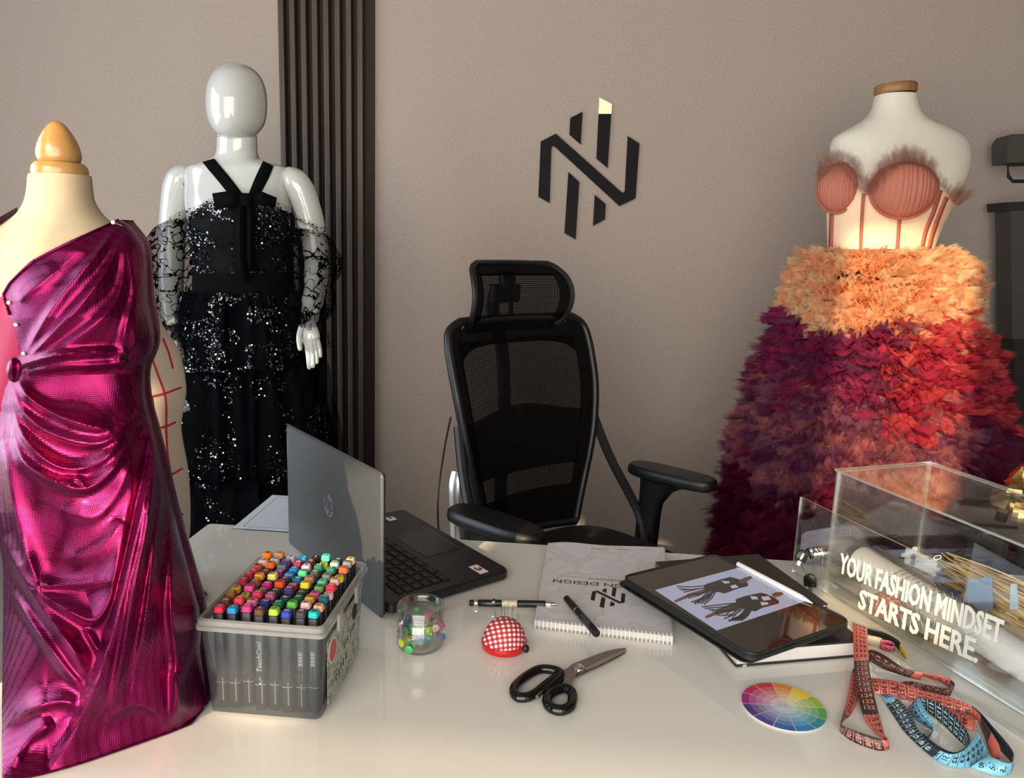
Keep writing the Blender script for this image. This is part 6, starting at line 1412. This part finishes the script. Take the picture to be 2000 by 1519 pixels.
def cup(cx, cy, rx, ry, dp, yaw):
    c = hit(cbv, cx, cy, 0); n_ = Vector((math.sin(yaw), -math.cos(yaw), .05)).normalized(); r_ = Vector((math.cos(yaw), math.sin(yaw), 0)); u_ = Vector((0, 0, 1)); s_ = ((c-EYE).dot(FWD))/F
    def fn(u, v):
        a, w = 2*u-1, 2*v-1; X = a*math.sqrt(1-w*w/2); Z = w*math.sqrt(1-a*a/2); rr_ = min(1, math.hypot(X, Z)); Z = Z*(1.0 if Z > 0 else 1.08-.10*abs(X)); rip = .0012*math.sin(X*44+Z*1.5*X+1.2*math.sin(X*13))*(1-abs(X)**4)
        return c+r_*(X*rx*s_)+u_*(Z*ry*s_)+n_*(dp*math.sqrt(max(0, 1-rr_**2.2))+rip-.004)
    o = obj('cup', MB().grid(90, 40, fn), M_CUP, tg, ang=70)
    rim = [c+r_*(math.cos(a)*rx*s_)+u_*(math.sin(a)*ry*s_*(1.08 if math.sin(a) < 0 else 1))+n_*.002 for a in arc(40)]
    obj('cup_edging', MB().tube(rim, .0042, 8, closed=True), M_BONE, tg)
cup(1638, 366, 41, 45, .048, R(-32)); cup(1765, 370, 61, 51, .062, R(-8))
# tulle frill along the top edge
M_FRILL = sheer('frill_tulle', (170, 120, 104), .11, trans=.5)
rr7 = random.Random(21)
def spray(pts, px_len, seed, name='tulle_frill', N=150, Yf=2.115, leanx=0):
    P = cr([(x, y, 0) for x, y in pts], 20); b = MB(); rg = random.Random(seed)
    for k in range(N):
        p = P[int(k/N*(len(P)-1))]; L_ = px_len*rg.uniform(.6, 1.25); dx = rg.uniform(-9, 9)+leanx*(k/N); w = rg.uniform(3, 7); Yk = Yf+rg.uniform(-.02, .02)
        q = [(p.x-w*.5, p.y+4, Yk), (p.x+w*.5, p.y+4, Yk+rg.uniform(-.012, .012)), (p.x+w+dx, p.y-L_*.7, Yk+rg.uniform(-.02, .02)), (p.x+dx*1.3+rg.uniform(-2, 2), p.y-L_, Yk), (p.x-w+dx, p.y-L_*.75, Yk+rg.uniform(-.02, .02))]
        b.add([aty(*t_) for t_ in q], [(0, 1, 2, 4), (4, 2, 3)])
    obj(name, b, M_FRILL, tg, kind='stuff')
spray([(1598, 352), (1608, 330), (1630, 318), (1656, 322), (1676, 345), (1694, 378)], 26, 1, Yf=2.11); spray([(1694, 378), (1716, 350), (1745, 322), (1772, 314), (1800, 324), (1826, 346)], 30, 2, N=190, Yf=2.09); spray([(1822, 346), (1846, 372), (1862, 392), (1872, 398)], 26, 3, N=110, Yf=2.16, leanx=24)
spray([(1600, 350), (1640, 322), (1694, 378), (1765, 318), (1826, 346), (1868, 398)], 14, 5, N=220, Yf=2.10)

# skirt foundation and thousands of tulle petals
SK = [(486, 1618, 1816, .105, .095), (494, 1604, 1836, .13, .12), (506, 1592, 1850, .15, .14), (540, 1580, 1856, .18, .17), (580, 1570, 1854, .20, .19), (620, 1560, 1856, .22, .21), (680, 1536, 1868, .25, .23), (750, 1508, 1884, .275, .255), (850, 1474, 1916, .31, .28), (920, 1456, 1932, .335, .30), (1000, 1440, 1948, .35, .32), (1080, 1426, 1960, .36, .33), (1180, 1418, 1974, .37, .34), (1290, 1412, 1982, .37, .34)]
found = loft_px(SK, RYY, 64, 2.1, 5)
sat = smooth_tab(SK, 5)
def tul(name, rgb, op=.9, trans=.6, hi=.34, nz_=.6):
    def f(n):
        c = n.n('TexCoord'); s_ = n.n('SeparateXYZ', {0: c.outputs['UV']}); nz = n.noise(n.coord(scale=(1, 1, .6)), 70, 4, .65)
        e = n.math('MINIMUM', n.math('SUBTRACT', 1.0, s_.outputs[1]), n.math('MULTIPLY', n.math('MINIMUM', s_.outputs[0], n.math('SUBTRACT', 1.0, s_.outputs[0])), 1.6))
        fray = n.n('MapRange', {0: n.math('ADD', e, n.math('MULTIPLY_ADD', nz, nz_, -nz_*.5)), 1: .0, 2: hi, 3: .0, 4: op}, clamp=True)
        return n.math('MAXIMUM', fray, .05)
    return sheer(name, rgb, f, trans=trans)
M_PEACH = [tul('tulle_peach', (246, 202, 160), hi=.2, nz_=.45), tul('tulle_apricot', (240, 186, 144), hi=.24, nz_=.5), tul('tulle_sand', (240, 212, 176), hi=.2, nz_=.45)]
M_COR = [tul('tulle_raspberry', (198, 66, 92), hi=.10, nz_=.2), tul('tulle_coral', (212, 92, 96), hi=.12, nz_=.25), tul('tulle_plum_rose', (144, 52, 98), hi=.12, nz_=.25)]
M_MAU = [tul('tulle_mauve', (156, 96, 126)), tul('tulle_dusty_rose', (190, 120, 124)), tul('tulle_deep_mauve', (118, 60, 94))]
M_BUR = [tul('tulle_burgundy', (116, 34, 66)), tul('tulle_wine', (88, 24, 50)), tul('tulle_berry', (128, 40, 76))]
obj('underskirt', found, cmat('wine_lining', 72, 18, 34, rough=.9), tg, ang=70)
def surf(theta, py):
    y, xl_, xr_, d1, d2 = (py,)+lerp_tab(sat, py); A_, B_ = aty(xl_, y, RYY), aty(xr_, y, RYY); c = (A_+B_)/2; h = (B_.x-A_.x)/2; ca, sa = math.cos(theta), math.sin(theta)
    p = Vector((c.x+h*ca, RYY-(d1*sa if sa > 0 else d2*sa), c.z+(B_.z-A_.z)/2*ca)); n_ = Vector((ca/h, -(sa/d1 if sa > 0 else sa/d2), .35/h)).normalized(); return p, n_
def petals(name, py0, py1, N, wlen, mats, seed, lift=.6, crumple=.5, jag=0.0, grow=None, off=24):
    rg = random.Random(seed); bs_ = [MB() for _ in mats]
    for k in range(N):
        th = rg.uniform(*grow) if grow else rg.uniform(-.35, math.pi+.35) if rg.random() < .92 else rg.uniform(0, 6.283); py = py0+(py1-py0)*rg.random()**.9; p, n_ = surf(th, max(486, py+(min(1, max(0, (py-488)/70))*off*(.6*math.sin(3*th+1)+.5*math.sin(7*th+seed*.1)+.35*math.sin(13*th)))))
        t = Vector((0, 0, 1)).cross(n_).normalized(); dn = (-Vector((0, 0, 1))*(1-lift*.5)+n_*lift).normalized(); ro = rg.uniform(-.6, .6); t2_ = t*math.cos(ro)+dn*math.sin(ro); dn = (dn*math.cos(ro)-t*math.sin(ro)).normalized(); o_ = t2_.cross(dn)
        if o_.dot(n_) < 0: o_ = -o_
        W_, H_ = wlen*rg.uniform(.7, 1.3), wlen*rg.uniform(.7, 1.25); ph, fq, am = rg.uniform(0, 6), rg.uniform(1.6, 4.2), crumple*wlen*rg.uniform(.18, .45); vs_, fs_, uv_ = [], [], []; cu = rg.uniform(-.5, .9)*H_
        nu, nv = 8, 3
        for j in range(nv+1):
            v = j/nv; wd = W_*(.40+.60*v**.6-.12*v**3)
            for i in range(nu+1):
                u = 2*i/nu-1; e = am*v*math.sin(ph+fq*u*math.pi)+cu*v*v*.5; jg = jag*H_*rg.uniform(-.3, .3) if j == nv else 0
                uv_.append((i/nu, v*.999+.0005)); vs_.append(p+n_*.002+t2_*(u*wd*.5*(1-.25*abs(math.sin(ph+fq*u))*v))+dn*(H_*v*(1-.30*u*u)+jg)+o_*e)
        for j in range(nv):
            for i in range(nu): fs_.append((j*(nu+1)+i, j*(nu+1)+i+1, (j+1)*(nu+1)+i+1, (j+1)*(nu+1)+i))
        bs_[rg.randrange(len(mats))].add(vs_, fs_, 0, uv_)
    for b, m in zip(bs_, mats): obj(name, b, m, tg, kind='stuff', ang=80)
M_PLUM = M_COR[2:]+[tul('tulle_berry_rose', (160, 54, 92), hi=.12, nz_=.25), tul('tulle_heather', (138, 72, 112))]
M_MAU_LIT = [tul('tulle_dusty_pink', (206, 136, 138)), tul('tulle_rose_mist', (190, 112, 122)), M_MAU[0]]
petals('burgundy_flounce', 850, 1275, 1500, .085, M_BUR, 31, .55, .6, .5)
petals('burgundy_flounce', 850, 1275, 900, .045, M_BUR, 41, .8, .7, .8)
petals('mauve_flounce', 690, 880, 560, .085, M_MAU, 32, .6, .6, .5, (1.75, 3.5))
petals('sunlit_mauve_flounce', 730, 885, 330, .075, M_MAU_LIT, 37, .7, .7, .6, (1.15, 1.95))  # sunlight on the middle of the mauve tier, put into paler pink petals
petals('mauve_flounce', 700, 890, 420, .085, M_BUR[2:]+M_MAU[2:], 38, .6, .6, .5, (-.4, 1.25))
petals('mauve_flounce', 700, 890, 600, .042, M_MAU, 42, .9, .8, .9)
petals('plum_flounce', 600, 735, 300, .090, M_PLUM, 36, .6, .40, .15, (1.72, 3.5))
petals('plum_flounce', 610, 720, 130, .060, M_PLUM, 46, .8, .5, .3, (1.72, 3.5))
petals('raspberry_flounce', 612, 770, 330, .095, M_COR[:2], 33, .7, .38, .12, (-.4, 1.80))
petals('raspberry_flounce', 618, 730, 190, .070, M_COR[:2], 43, .85, .5, .2, (-.4, 1.80))
petals('peach_flounce', 484, 612, 900, .062, M_PEACH, 34, .85, .65, .7)
petals('peach_flounce', 484, 620, 900, .034, M_PEACH, 44, 1.0, .9, 1.0)
petals('peach_flounce', 590, 685, 190, .062, M_PEACH[1:]+M_COR[1:2], 35, .7, .5, .5, (.3, 1.75))
